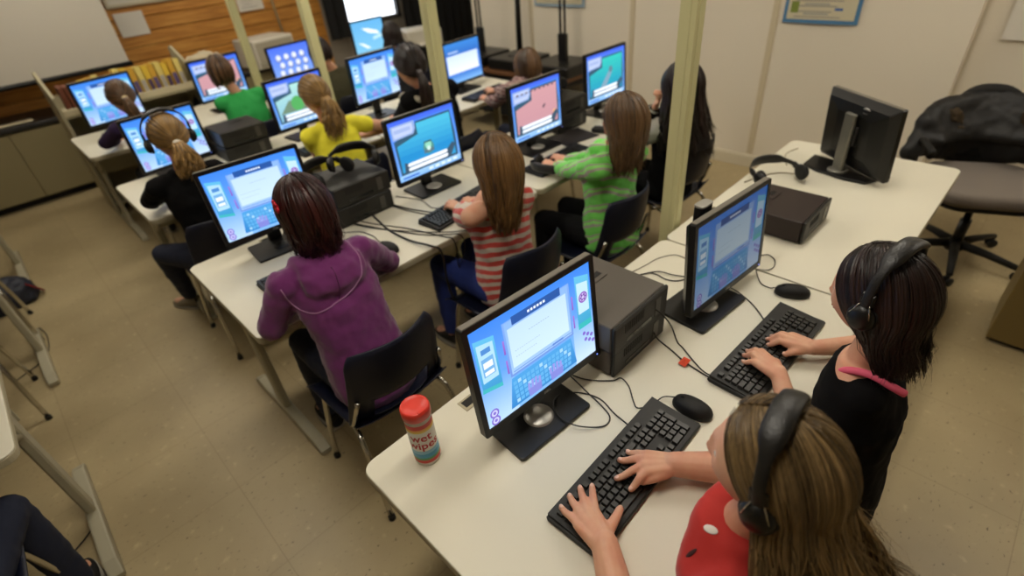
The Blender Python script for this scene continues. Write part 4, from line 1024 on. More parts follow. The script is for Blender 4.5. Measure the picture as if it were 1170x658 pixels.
# dark curtains by the window
cm = mat('black curtain cloth', '#0B0A0A', .85)
def curtain(x0, x1, y, z0, z1, label):
    n = int((x1-x0)/.03); vs = []; fs = []
    for j, z in enumerate((z0, z1)):
        for k in range(n+1): vs.append((x0+(x1-x0)*k/n, y+.03*math.sin(k*1.3)+.012*math.sin(k*.37+j), z))
    for k in range(n): fs.append((k, k+1, n+2+k, n+1+k))
    m = MB().add(vs, fs).add([(v[0], v[1]+.004, v[2]) for v in vs], [f[::-1] for f in fs])
    return m.build('curtain', cm, label=label, cat='curtain')
curtain(3.55, 3.86, 6.93, .76, 2.6, 'black curtain hanging at the left edge of the bright window')
curtain(4.74, 6.2, 6.93, .02, 2.6, 'black curtain hanging at the right edge of the bright window')
MB().tube([(3.45, 6.93, 2.61), (6.3, 6.93, 2.61)], .014, 8).build('curtain_rail', blk, label='black rail that carries the dark curtains', cat='rail')
# console table and stands along the right wall
t = thing('console_table', 'low black table with a brown wooden rim under the three black stands', 'table', (3.97, 3.98, 0))
MB().prism(rrect(.50, 1.66, .02), .60, .635, bev=.006).build('tabletop', mat('brown wood edge', '#6A4526', .5, var=.2, vscale=12), t)
MB().box((0, 0, .575), (.46, 1.6, .05)).build('apron', blkm, t)
for sx in (-1, 1):
    for sy in (-1, 1): MB().box((sx*.21, sy*.78, .276), (.045, .045, .55), bev=.003).build('leg', blkm, t)
MB().box((0, 0, .2), (.42, 1.52, .018)).build('lower_shelf', blkm, t)
for i, (y, lab) in enumerate(((3.38, 'black twin-post stand, first from the near end of the console table'), (3.95, 'black single-column stand at the middle of the console table'), (4.52, 'black twin-post stand at the far end of the console table'))):
    t = thing('display_stand', lab, 'stand', (3.98, y, .636), group='black stands on the console table')
    MB().prism(rrect(.44, .48, .03), 0, .10, bev=.014).build('base', mat('satin black', '#131210', .35), t)
    if i == 1:
        MB().tube([(.02, 0, .07), (.05, 0, 1.05)], [.032, .022], 12).build('column', blk, t); MB().box((0.02, 0, .082), (.16, .2, .05), bev=.004).build('foot_plate', blk, t)
    else:
        for q in (-1, 1): MB().tube([(.02, q*.026, .07), (.02, q*.026, 1.1)], .011, 8).build('post', blk, t)
        MB().box((.02, 0, .2), (.05, .09, .26), bev=.006).build('clamp', blk, t)
    MB().box((.03, 0, 1.08), (.05, .30, .05), bev=.008).build('head_bar', blk, t)

# olive cabinet at the right edge
t = thing('storage_cabinet', 'olive steel storage cabinet cropped by the right edge beyond the girl in black', 'cabinet', (3.06, -.70, 0))
MB().box((0, 0, .41), (.40, 1.0, .78), bev=.004).build('body', mat('olive enamel', '#7D6A3C', .5), t); MB().box((0, 0, .81), (.42, 1.02, .02), bev=.003).build('top', mat('tan edge', '#A89362', .5), t); MB().box((0, 0, .011), (.36, .96, .02)).build('plinth', blkm, t)
for q in (-1, 1): d = MB().box((.203, q*.25, .42), (.012, .49, .72), bev=.002).build('door', mat('olive enamel', '#7D6A3C', .5), t); MB().tube([(.214, q*.03, .40), (.226, q*.03, .42), (.226, q*.03, .50), (.214, q*.03, .52)], .005, 6).build('handle', chrome, d)

# ------------------------------------------------------------------ desks
G = 'white computer desks in rows'
desk(.242, 1.716, .165, 'cream desk nearest the camera, with the red-lidded wipes canister', group=G)
desk(1.720, 3.075, .165, 'cream desk with the monitor seen from behind, by the office chair', group=G)
desk(.285, 1.765, 1.67, 'cream desk the child in the purple hoodie sits at, second row left end', group=G)
desk(1.769, 3.25, 1.67, 'cream desk in the second row that the striped green hoodie sits at', group=G)
desk(.315, 1.79, 3.13, 'cream desk in the third row with the yellow shirt', group=G)
desk(1.794, 3.27, 3.10, 'cream desk in the third row beside the console table', group=G)
desk(.335, 1.85, 4.70, 'cream desk in the farthest row before the bookcase', group=G)
desk(1.854, 3.33, 4.70, 'cream desk in the farthest row near the bright window', group=G)
desk(-1.90, -.405, 1.76, 'cream desk whose corner enters at the left edge beside the chrome chair leg', group=G)
desk(-1.90, -.405, 3.27-.745+.02, 'cream desk in the left block, only its steel foot in view mid-left', group=G) if False else desk(-1.90, -.385, 3.24, 'cream desk in the left block with its steel foot mid-left', group=G)
desk(-1.85, -.335, 4.70, 'cream desk in the left block with its steel foot nearest the olive cupboards', group=G)

# ------------------------------------------------------------------ monitors
MG = 'computer monitors on the desks'
ty = lambda w, h: ui_typing(w, h); ty2 = lambda w, h: ui_typing(w, h, 2); ty3 = lambda w, h: ui_typing(w, h, 1, .25)  # ty3: off-angle dimming of the oblique screen put into its colours
blue = lambda w, h: ui_game(w, h); pink = lambda w, h: ui_game(w, h, '#C08E98', '#C9969C', 1); teal = lambda w, h: ui_game(w, h, '#1A86B8', '#2FC0B8', 2); grn = lambda w, h: ui_game(w, h, '#7FB4D0', '#A8D8D4', 3)
monitor(.701, .694, .968, -4, 5.7, ty, 'large black monitor with typing lesson closest to the camera, beside the wipes canister', MG, style='tall', by=-.04, bxo=-.03, ext=.095)
monitor(1.480, .560, .925, -5, 4.6, ty3, 'black monitor with typing lesson seen obliquely in front of the dark-haired girl', MG, style='tall', by=-.02, bxo=-.085, ext=.165)
monitor(2.79, .56, .91, 55, 5, None, 'black monitor seen from behind with a grey stand neck', MG, style='silver', lit=False)
monitor(.655, 2.28, .968, -5, 6, ty, 'monitor in front of the purple hoodie showing a typing lesson', MG, style='flat', by=-.06)
monitor(1.473, 2.165, .966, -1, 3.2, blue, 'monitor showing a round machine in blue water, before the striped red shirt', MG, style='disc', by=-.03)
monitor(2.2, 2.064, .958, -.5, 2, pink, 'monitor showing a pink plain, before the green striped hoodie', MG, style='disc', by=-.02)
monitor(2.96, 2.135, .962, -1, 3, teal, 'monitor showing teal water, before the girl with long black hair', MG, style='disc', by=-.02)
monitor(.69, 3.80, .925, 4, 3, ty, 'monitor behind the head of the blonde girl wearing headphones', MG)
monitor(1.516, 3.65, .967, 5, 2, grn, 'monitor with green islands in front of the yellow shirt', MG)
monitor(2.077, 3.542, 1.005, 6, -1, ty2, 'monitor with typing lesson beside the dark ponytailed girl', MG)
monitor(2.883, 3.496, .95, 5, 2.5, ui_menu, 'monitor with a white menu page at the right of the third row', MG)
monitor(.683, 5.20, .975, 9, 0, ty, 'monitor in the farthest row before the dark purple top, at the bookcase', MG)
monitor(1.473, 5.02, .978, 6, -1, pink, 'monitor in the farthest row before the green shirt', MG)
monitor(2.16, 5.10, .945, 5, 2, ui_icons, 'monitor full of pale round icons by the off-white case', MG)
monitor(3.21, 5.42, .967, 4, 1, ui_swoosh, 'monitor with white swooshes below the bright window', MG, z0=ZD)

# ------------------------------------------------------------------ things on the desks
z3 = ZD+.003; KG = 'black keyboards on the desks'; MS = 'black mice on the desks'
keyboard(.692, .405, 1.5, 'black keyboard under the hands of the girl in red', KG, cord=[(.800, .476, ZD+.012), (.816, .537, z3), (.833, .598, z3), (.815, .655, z3+.001), (.775, .688, z3+.006), (.733, .684, z3+.014), (.701, .642, z3+.014), (.704, .592, z3+.013), (.733, .553, z3+.006), (.767, .531, z3), (.798, .539, z3), (.815, .578, z3), (.829, .646, z3+.004), (.846, .704, z3), (.86, .78, z3)])
mouse(.962, .385, 62-60, 'black mouse beside the keyboard of the girl in red', MS, cord=[(.965, .44, ZD+.012), (.945, .465, z3+.008), (.905, .475, z3+.003), (.873, .499, z3), (.887, .523, z3), (.925, .564, z3), (.938, .600, z3), (.915, .612, z3), (.880, .655, z3), (.859, .703, z3), (.85, .80, z3)])
keyboard(1.315, .325, -2, 'black keyboard under the hands of the girl in black', KG, cord=[(1.44, .398, ZD+.012), (1.477, .427, z3), (1.504, .460, z3), (1.527, .499, z3), (1.55, .56, z3), (1.56, .70, z3)])
mouse(1.64, .385, 25, 'black mouse beyond the keyboard of the girl in black', MS, cord=[(1.628, .44, ZD+.012), (1.630, .456, z3), (1.637, .489, z3), (1.687, .526, z3), (1.714, .536, z3), (1.725, .506, z3+.004), (1.766, .498, z3), (1.814, .515, z3), (1.834, .548, z3), (1.805, .570, z3), (1.73, .60, z3), (1.66, .68, z3)])
keyboard(.66, 1.95, 0, 'black keyboard mostly hidden by the purple hoodie', KG)
mouse(.938, 1.815, 10, 'black mouse by the right elbow of the purple hoodie', MS, cord=[(.944, 1.875, ZD+.012), (.955, 1.93, z3), (.963, 1.981, z3), (.948, 2.067, z3), (.90, 2.12, z3), (.86, 2.2, z3)])
keyboard(1.40, 1.85, 6, 'black keyboard under the hands of the striped red shirt', KG, cord=[(1.34, 1.92, ZD+.01), (1.31, 1.98, ZD+.003), (1.33, 2.1, ZD+.003), (1.28, 2.25, ZD+.003)])
keyboard(2.12, 1.83, 0, 'black keyboard at the hands of the green striped hoodie', KG)
mouse(2.62, 1.93, 10, 'black mouse on the second-row desk right of the green hoodie', MS)
keyboard(2.90, 1.86, 0, 'black keyboard before the girl with long black hair', KG)
keyboard(.72, 3.36, 0, 'black keyboard before the blonde girl wearing headphones', KG)
keyboard(1.50, 3.32, 0, 'black keyboard before the yellow shirt', KG)
mouse(1.86, 3.36, 0, 'black mouse beyond the right hand of the yellow shirt', MS)
keyboard(2.13, 3.30, 0, 'black keyboard before the black cardigan', KG)
keyboard(2.88, 3.24, 4, 'black keyboard below the white menu page monitor', KG)
MB().box((0, 0, .0035), (.26, .21, .004), bev=.0015).build('mouse_pad', mat('dark brown mat', '#1D1614', .8), None, (2.46, 2.02, ZD+.0005), (0, 0, R(-12)), label='dark mouse pad on the second-row desk right of the pink screen', cat='mouse pad')
PG = 'flat black desktop computers'
desktop_pc(1.060, .758, ZD, 0, 'flat desktop computer, lower of the pair behind the nearest monitor', PG)
desktop_pc(1.050, .752, ZD+.1, 0, 'flat desktop computer, upper of the pair behind the nearest monitor', PG)
dk = mat('dark maroon-black steel case', '#2A1F1D', .45, spec=.4)
desktop_pc(2.112, .622, ZD, 0, 'single flat dark desktop computer standing before the small headphones', PG, case=dk)
blkcase = mat('black steel case', '#201E1B', .45, spec=.4)
for (x, y, l1, l2, w_) in ((1.06, 2.30, 'black desktop computer, lower of the pair beside the purple hoodie', 'black desktop computer, upper of the pair carrying two headphones by the purple hoodie', .30), (2.58, 2.25, 'black desktop computer, lower of the pair between the pink and teal screens', 'black desktop computer, upper of the pair between the pink and teal screens', .27),
                         (1.07, 3.74, 'black desktop computer, lower of the pair behind the green shirted child', 'black desktop computer, upper of the pair behind the green shirted child', .29)):
    desktop_pc(x, y, ZD, 0, l1, PG, w=w_, case=blkcase); desktop_pc(x+.004, y-.004, ZD+.1, 0, l2, PG, w=w_, case=blkcase)
HG = 'black headphones lying on the desks'
headphones('black headphones lying on the left of the computer pair by the purple hoodie', (.98, 2.27, ZD+.2+.045), (R(-78), 0, R(20)), group=HG, r=.10)
headphones('black headphones lying on the right of the computer pair by the purple hoodie', (1.13, 2.31, ZD+.2+.045), (R(-75), 0, R(-30)), group=HG, r=.10)
headphones('black headphones on the computer pair between the pink and teal screens', (2.60, 2.26, ZD+.2+.045), (R(-70), 0, R(30)), group=HG, r=.10)
headphones('black headphones lying behind the dark desktop computer, near the grey stand neck', (2.47, .775, ZD+.052), (R(-80), 0, R(-35)), group=HG, r=.11)
headphones('black headphones lying at the left hand of the green striped hoodie', (1.98, 1.76, ZD+.045), (R(-80), 0, R(100)), group=HG, r=.09)
for o in bpy.data.objects:
    if o.get('group') == HG: o.scale = (1.18, 1.18, 1.18)
# wet wipes canister
t = thing('wipes_canister', 'white canister of wet wipes with a bright red lid on the nearest desk', 'canister', (.388, .826, ZD), R(0))
can = MB(); rr = .0345
can.lathe([(0, .0005), (rr-.002, .0005), (rr, .004), (rr, .168), (rr-.002, .172), (0, .172)], 40); can.build('tub', mat('white plastic tub', '#DEDAD0', .35), t)
lb = MB()
def band(z0, z1, mi):
    lb.lathe([(rr+.0004, z0), (rr+.0004, z1)], 48, mi); 
    for _ in range(2): lb.f.pop(); lb.mi.pop(); lb.t.pop(); lb.sm.pop()
bandc = [(.012, .024, '#C8362C'), (.024, .032, '#4C9A5A'), (.032, .048, '#3F9AC4'), (.048, .060, '#86C2DC'), (.060, .128, '#E6E6E0'), (.128, .134, '#E3C65A'), (.134, .140, '#E0A23F'), (.140, .154, '#C8322C')]
for i, (a, b2, c) in enumerate(bandc): band(a, b2, i)
lb.build('label_wrap', [mat('label '+c, c, .4) for _, _, c in bandc], t)
def wrap(txt, size, zc, ang, m_):
    v, f = text_geo(txt, size, .0002, .0006); q = MB()
    o = []
    for p in v: a = ang+p.x/rr; r_ = rr+.0009+p.z; o.append((r_*math.cos(a), r_*math.sin(a), zc+p.y))
    q.add(o, f); return q
redink = mat('red print', '#B5202A', .4)
AN_ = R(-90-36)
for txt, sz, zc, dx in (('wet', .036, .108, .0), ('wipes', .036, .080, .10)): wrap(txt, sz, zc, AN_+dx, redink).build('lettering', redink, t)
ld = MB(); ld.lathe([(.0355, .166), (.0372, .168), (.0372, .188), (.0355, .193), (.031, .1955), (.030, .1945), (.010, .1948), (0, .1948)], 40); ld.box((0, -.030, .1945), (.022, .008, .003), bev=.001)
ld.build('lid', mat('red lid plastic', '#D8392B', .35), t)
# red tag, loose cords
MB().add([(-.016, -.012, .004), (.014, -.014, .012), (.017, .010, .010), (-.013, .013, .003), (0, 0, .016)], [(0, 1, 4), (1, 2, 4), (2, 3, 4), (3, 0, 4)], smooth=False).add([(-.016, -.012, .0035), (.014, -.014, .0115), (.017, .010, .0095), (-.013, .013, .0025), (0, 0, .0155)], [(4, 1, 0), (4, 2, 1), (4, 3, 2), (4, 0, 3)], smooth=False).build('cable_tag', mat('orange red tag', '#DC4A26', .6), None, (1.108, .492, ZD+.003), label='small orange-red paper tag on a cord between the two front keyboards', cat='tag')
def cable(label, pts, r=.0024, group=None, name='cable', m=None):
    MB().tube(smooth_path(pts), r, 6).build(name, m or cordm, label=label, cat='cable', group=group)
z3 = ZD+.003
cable('thin black cord from the upper computer of the nearest pair toward the girl in black', [(1.12, .610, .865), (1.15, .600, .83), (1.185, .585, .77), (1.18, .555, z3), (1.167, .529, z3), (1.133, .472, z3), (1.108, .426, z3+.005), (1.106, .379, z3+.006), (1.100, .335, z3), (1.084, .289, z3), (1.06, .22, z3)])
cable('thin black cord from the lower computer of the nearest pair past the orange tag', [(1.13, .612, .765), (1.147, .605, .73), (1.135, .548, z3), (1.118, .501, z3), (1.106, .440, z3), (1.104, .388, z3), (1.112, .341, z3+.005), (1.134, .295, z3), (1.125, .235, z3), (1.05, .20, z3)])
cable('black cord loops behind the second front monitor', [(1.20, .90, z3), (1.30, .91, z3), (1.441, .847, z3), (1.466, .814, z3), (1.459, .763, z3), (1.476, .726, z3), (1.510, .706, z3+.004), (1.492, .759, z3+.005), (1.481, .811, z3+.004), (1.42, .86, z3)])
cable('thin grey cord lying on the desk behind the second front monitor', [(1.38, .90, z3), (1.450, .883, z3), (1.501, .873, z3), (1.564, .863, z3), (1.626, .825, z3), (1.622, .769, z3), (1.58, .72, z3)], .0016, m=mat('grey cord', '#6E675A', .5))
cable('pale cord running from the grey stand neck to the desk edge', [(2.62, .72, z3), (2.60, .80, z3), (2.52, .86, z3), (2.40, .90, z3)], .003, m=mat('beige cord', '#9C927A', .5))
cable('grey cord beside the monitor seen from behind', [(2.70, .82, z3), (2.78, .86, z3), (2.86, .88, z3), (2.95, .86, z3)], .003, m=mat('beige cord', '#9C927A', .5))
cable('thick braided black cord drooping off the second-row desk edge', [(1.10, 2.25, z3), (1.063, 2.079, z3), (1.040, 1.952, z3+.002), (1.040, 1.80, z3+.004), (1.06, 1.67, z3+.012), (1.09, 1.64, .70), (1.08, 1.62, .55), (1.09, 1.60, .46), (1.17, 1.62, .44), (1.27, 1.66, .46)], .0052)
rc = random.Random(5)
for k in range(6):
    x0 = 1.16+.045*k; a = rc.uniform(-.03, .03)
    cable('thin black cord in the tangle hanging off the second-row desk edge', [(x0-.22+a*4, 2.40+rc.uniform(-.1, .1), z3), (x0-.17+a*3, 2.12+rc.uniform(-.05, .05), z3), (x0-.07+a*2, 1.86+rc.uniform(-.05, .05), z3), (x0-.01+a, 1.70, z3+.003), (x0+.01, 1.650, z3), (x0+.01, 1.635, .66), (x0+rc.uniform(-.05, .05), 1.65, .56), (1.25+rc.uniform(-.07, .05), 1.63+rc.uniform(-.03, .05), .47), (1.28+rc.uniform(-.06, .06), 1.64+rc.uniform(-.05, .05), .40+rc.uniform(-.03, .02)), (1.30+rc.uniform(-.04, .10), 1.62+rc.uniform(-.05, .05), .25 if k % 2 else .44), (1.33+rc.uniform(-.08, .08), 1.60, .012 if k % 2 else .45)], .0026, group='tangled cords under the second row')
t = thing('power_adapter', 'small dark power adapter caught in the cord tangle', 'adapter', (1.24, 1.63, .40), R(20)); MB().box((0, 0, .018), (.085, .045, .032), bev=.006).build('body', blkm, t); MB().box((-.052, 0, .018), (.02, .028, .02), bev=.003).build('plug', mat('tan plug', '#8F7F62', .5), t)
cable('black cord on the floor by the left-hand desks', [(-.62, 2.62, .60), (-.55, 2.55, .3), (-.52, 2.46, .006), (-.45, 2.30, .006), (-.50, 2.10, .006), (-.72, 2.0, .006), (-1.0, 2.05, .006)], .003)
cable('thin cord trailing on the floor by the upper left desk foot', [(-.42, 4.02, .005), (-.40, 3.85, .005), (-.44, 3.62, .005), (-.60, 3.5, .005)], .003)
# printer far away, small white laptop
t = thing('printer', 'white printer near the curtain beyond the dark ponytailed girl', 'printer', (3.98, 5.55, .72), R(-20)); MB().box((0, 0, .10), (.42, .34, .19), bev=.02, seg=2).build('housing', cw, t); MB().box((0, -.20, .05), (.3, .14, .01), bev=.003).build('paper_tray', white, t)
t = thing('side_table', 'small dark side table that carries the white printer', 'table', (3.98, 5.55, 0)); MB().box((0, 0, .70), (.6, .5, .03), bev=.004).build('tabletop', blkm, t)
for sx in (-1, 1):
    for sy in (-1, 1): MB().box((sx*.26, sy*.21, .343), (.04, .04, .684)).build('leg', blkm, t)

# office chair with a jacket over its back
t = thing('office_chair', 'grey-seated swivel office chair with black five-star base by the right wall', 'chair', (3.58, .08, 0), R(24))
c = MB(); c.prism(rrect(.50, .50, .13, 8), .43, .51, bev=.03, seg=4, smooth=True); c.build('seat', mat('grey upholstery', '#776E65', .9, bump=.3, bscale=300), t)
MB().prism(rrect(.46, .46, .12, 6), .405, .43, bev=.008).build('seat_pan', blkm, t)
c = MB(); vs = []; fs = []; n = 18; mm = 12
for j in range(mm+1):
    for i in range(n+1):
        u, v = i/n, j/mm; a = (u-.5)*1.7; rr_ = .26*(1-.05*v); hh = .50+.40*v
        top_ = math.sqrt(max(0, 1-(abs(u-.5)*2)**2.6)); vs.append((.02+.27*math.cos(a)+.05*v, (.29+.02*math.sin(PI*v))*math.sin(a)*1.0, .52+(.36*top_+.02)*v))
for j in range(mm):
    for i in range(n): a = j*(n+1)+i; fs.append((a, a+1, a+n+2, a+n+1))
o2 = len(vs); vs2 = [(x+.045, y, z) for x, y, z in vs]; fs2 = [tuple(k+o2 for k in reversed(f)) for f in fs]
edge_ = [i for i in range(n+1)]+[j*(n+1)+n for j in range(1, mm+1)]+[mm*(n+1)+i for i in range(n-1, -1, -1)]+[j*(n+1) for j in range(mm-1, 0, -1)]
for k in range(len(edge_)): a, b2 = edge_[k], edge_[(k+1) % len(edge_)]; fs2.append((b2, a, a+o2, b2+o2))
c.add(vs+vs2, fs+fs2); c.build('backrest', mat('black upholstery', '#131211', .85, bump=.3, bscale=300), t)
MB().tube([(.22, 0, .42), (.36, 0, .45), (.38, 0, .62)], .022, 8).build('back_bracket', blkm, t)
for q in (-1, 1): MB().tube(smooth_path([(.1, q*.22, .42), (.08, q*.31, .45), (.10, q*.32, .66), (-.02, q*.32, .68), (-.10, q*.31, .67)]), .016, 8).build('armrest', blkm, t)
MB().tube([(0, 0, .10), (0, 0, .26), (0, 0, .26), (0, 0, .41)], [.028, .028, .018, .018], 12).build('gas_column', blk, t)
b = MB(); b.lathe([(.045, .07), (.045, .12), (.03, .13)], 16)
for k in range(5):
    a = R(72*k+20); b.tube([(.03*math.cos(a), .03*math.sin(a), .105), (.16*math.cos(a), .16*math.sin(a), .095), (.32*math.cos(a), .32*math.sin(a), .070)], [.026, .022, .016], 8)
b.build('star_base', blkm, t)
for k in range(5):
    a = R(72*k+20); w_ = MB(); T = Matrix.Translation((.32*math.cos(a), .32*math.sin(a), .027)) @ Matrix.Rotation(a+1, 4, 'Z') @ Matrix.Rotation(R(90), 4, 'Y')
    for q in (-.016, .016): w_.lathe([(0, -.010), (.022, -.009), (.026, -.003), (.026, .003), (.022, .009), (0, .010)], 16, M=T @ Matrix.Translation((0, 0, q)))
    w_.tube([(.32*math.cos(a), .32*math.sin(a), .03), (.32*math.cos(a), .32*math.sin(a), .066)], .009, 8); w_.build('caster', blkm, t)
m = MB()
for k in range(19):
    a = (k/18-.5)*2.5; top_ = math.sqrt(max(0, 1-(abs(k/18-.5)*2)**2.8)); r_ = .325+.01*math.cos(a*5)
    cap(m, (.02+r_*math.cos(a)*.92, r_*math.sin(a)*1.08, .545-.05*math.cos(a*3)), (.05+r_*math.cos(a)*.92, r_*math.sin(a)*1.02, .66+.165*top_), .048, .05, 10)
    cap(m, (-.02+.25*math.cos(a*.8), .27*math.sin(a*.8), .66), (.05+r_*math.cos(a)*.9, r_*math.sin(a), .66+.165*top_), .03, .05, 10)
jm = mat('black quilted jacket', '#0E0D0D', .6, bump=.4, bscale=40)
link('jacket', bake(m, 'jacket', jm, .012, 10, .035, .11), None, (3.58, .08, 0), (0, 0, R(24)), 'black jacket with brown fur trim draped over the office chair back', 'jacket')
jo = bpy.data.objects['jacket']
for (yy, zz, xx) in ((.19, .76, .215), (-.17, .77, .22)):
    m = MB(); m.ball((xx, yy, zz), (.03, .055, .055), 14); m.ball((xx, yy-.03, zz-.05), (.025, .05, .04), 14); link('fur_trim', bake(m, 'fur', mat('brown fur trim', '#4A3A20', .95, two='#1C150C', vscale=60), .006, 2, .03, .02), jo)

chair(-.64, 4.08, 0, 'empty navy school chair whose chrome leg tip shows at the left edge')
chair(-.72, 3.24, 0, 'empty navy school chair tucked under the left-hand desk')
# things on the floor at left
t = thing('backpack', 'navy and red backpack on the floor at the left edge', 'bag', (-.52, 4.52, 0), R(15))
m = MB(); m.loft([(0, 0, .0, .16, .11), (0, 0, .03, .18, .13), (0, 0, .12, .17, .12), (0, 0, .17, .12, .08), (0, 0, .185, .03, .03)], 24, p=3); link('body', bake(m, 'bag', mat('navy nylon', '#141828', .6), .008, 3, .03, .06), t)
m = MB(); m.tube(smooth_path([(.12, -.10, .13), (.17, -.10, .06), (.19, -.04, .02), (.17, .06, .04), (.13, .08, .12)]), .012, 8, flat=.4); m.build('strap', mat('red webbing', '#7A1418', .7), t)
# ------------------------------------------------------------------ hair colours and cloth
hA = hair_mat('light brown hair', '#2E2110', '#A2865A'); hB = hair_mat('dark brown hair', '#0B0504', '#2C1914'); hC = hair_mat('dark auburn hair', '#120404', '#3A1310')
hD = hair_mat('golden brown hair', '#2C1C0C', '#86633A'); hE = hair_mat('chestnut hair', '#22150A', '#73573A'); hK = hair_mat('black brown hair', '#070403', '#241510'); hY = hair_mat('blonde hair', '#4E3716', '#B08A50')
hG = hair_mat('mid brown hair', '#26190D', '#78583A')
red = mat('red jersey', '#AC2019', .85, bump=.3, bscale=18, sheen=.2); blkc = mat('black jersey', '#070607', .95, spec=.2, bump=.3, bscale=18); purp = mat('purple fleece', '#6B2463', .95, bump=.35, bscale=20, sheen=.3, var=.15, vscale=30)
green = mat('bright green jersey', '#2AA24E', .85, bump=.3, bscale=18); yel = mat('yellow jersey', '#F0E638', .85, bump=.3, bscale=18); dpurp = mat('dark purple jersey', '#2A1440', .85); oliv = mat('olive jacket cloth', '#38351F', .9, bump=.3, bscale=18)
jean = mat('dark blue denim', '#141B30', .85, bump=.3, bscale=30); blkt = mat('black trousers', '#0A0A0D', .9, spec=.25); royal = mat('royal blue cloth', '#1C2F74', .85); greyst = mat('grey marl', '#8E8878', .9)
rstripe = stripe_mat('red and white striped knit', [(0, '#C8443C'), (.52, '#CDBFB0')], .043, (.25, .35, 1), .02)
gstripe = stripe_mat('green and grey striped knit', [(0, '#76D85C'), (.34, '#ABA598'), (.52, '#8FE272'), (.72, '#A39E92'), (.82, '#6ED254')], .085, (.55, .5, 1), .03)
white_sl = mat('white grey sweatshirt', '#A8A49A', .9)
def CHR(x, y, lab, rz=0): chair(x, y, rz, lab)
PGp = 'children working at computers'
H_ = ZD+.026
# girl in red, nearest
p = person('girl with long light brown hair in a red shirt wearing black headphones, nearest the camera', .590, -.03, lean=.150, bulk=1.14, head=(.606, .100, 1.115), hpitch=-10, hyaw=3,
  wrists=[(.482, .325, H_+.020), (.748, .318, H_+.022)], fwds=[(.30, 1, 0), (-.62, .72, 0)],
  tips=[[(.575, .352, H_), (.578, .432, H_+.004), (.556, .450, H_+.004), (.524, .455, H_+.004), (.490, .452, H_+.004)], [(.668, .352, H_), (.634, .362, H_), (.634, .402, H_+.002), (.680, .425, H_+.004), (.712, .424, H_+.004)]],
  elbow_pole=[(-.55, -.3, -.5), (.9, -.5, -.4)], top=red, sleeve='short', trousers=jean, vox=.0034, nails=True, neck_open=False, seed=2, hand_s=.93, fat=1.15, shoulders=[(.450, .085, .905), (.735, .06, .91)],
  hair=lambda t, Hm, rg, push: hair_long(t, Hm, hA, rg, n=2000, length=.34, phi0=88, flare=.75, rad=.0028, wave=.016, drift=V3(.015, -.07, 0), push=push, vol=1.02, frizz=.15, steps=10, sweep=.16, clumps=170))
worn('black padded headphones on the girl in red', p, 'headphones being worn', tilt=2, back=-.002, hw=.085, r=.132)
# spots on the red shirt
# girl in black, second
p2 = person('girl with dark brown bobbed hair in a black top with a pink strap, wearing headphones', 1.160, .045, bulk=.92, lean=.04, head=(1.165, .105, 1.12), hpitch=-14, hyaw=-14,
  wrists=[(1.192, .255, H_+.020), (1.355, .225, H_+.020)], fwds=[(.35, 1, 0), (-.15, 1, 0)],
  elbow_pole=[(-.55, -.3, -.6), (.9, -.3, -.5)], top=blkc, sleeve='short', sleevefrac=.42, trousers=blkt, vox=.004, nails=True, neck_open=True, seed=3, hand_s=.90, fat=1.1, shoulders=[(1.075, .055, .90), (1.33, .06, .915)],
  hair=lambda t, Hm, rg, push: hair_long(t, Hm, hB, rg, n=1200, length=.16, phi0=70, flare=-.25, rad=.0032, wave=.008, drift=V3(0, -.03, 0), push=push, vol=1.0, frizz=.08, steps=10, inward=-.2, sweep=.10, clumps=130))
worn('black headphones with wire yokes on the girl in black', p2, 'headphones being worn', tilt=15, back=-.006, hw=.083, r=.131, dz=.006)
m = MB(); m.tube(smooth_path([(-.052, .075, .925), (-.062, .05, .952), (-.068, .01, .966), (-.068, -.03, .958), (-.058, -.055, .945)], 6), .009, 10, flat=1); m.build('strap', mat('pink strap', '#E8607E', .7), p2[0])
# purple hoodie
p3 = person('child with short dark auburn hair in a purple hoodie, back to the camera', .565, 1.47, lean=.14, head=(.575, 1.615, 1.13), hpitch=-16, elbows=[(.335, 1.64, .765), (.845, 1.665, .77)], wrists=[(.53, 1.80, H_+.02), (.76, 1.83, H_+.02)], fwds=[(.2, 1, 0), (-.2, 1, 0)],
  elbow_pole=[(-1, -.1, -.45), (1, -.1, -.35)], top=purp, sleeve='long', hood=True, trousers=jean, vox=.006, seed=4, wide=1.06, bulk=1.06, topdisp=.018,
  hair=lambda t, Hm, rg, push: hair_long(t, Hm, hC, rg, n=520, length=.165, phi0=55, flare=.0, rad=.0045, wave=.012, push=push, inward=.45, steps=9, vol=1.02))
from mathutils.bvhtree import BVHTree
def seam(pt, pts, r, m_, name='hood_seam', d=V3(0, 1, 0), oy=-.6):
    g = [c for c in pt[0].children if c.name.split('.')[0] in ('hoodie', 'shirt')][0].data
    bv = BVHTree.FromPolygons([v.co for v in g.vertices], [tuple(p.vertices) for p in g.polygons]); P = []
    for q in smooth_path(pts, 8):
        h = bv.ray_cast(V3(q.x, oy, q.z), d)
        if h[0] is not None: P.append(h[0]+V3(0, -.001, 0))
    for _ in range(2): P = [P[0]]+[(P[i-1]+P[i]*2+P[i+1])/4 for i in range(1, len(P)-1)]+[P[-1]]
    MB().tube(P, r, 6, flat=1).build(name, m_, pt[0])
def on_shirt(pt, px, py):
    g = [c for c in pt[0].children if c.name.split('.')[0] in ('hoodie', 'shirt')][0].data; W = pt[0].matrix_basis.inverted()
    bv = BVHTree.FromPolygons([v.co for v in g.vertices], [tuple(p.vertices) for p in g.polygons])
    o = W @ V3(0, 0, 1.85); return bv.ray_cast(o, (W.to_3x3() @ (fv_+rv_*(px-585)/589.56-uv_*(py-329)/589.56)).normalized())[:2]
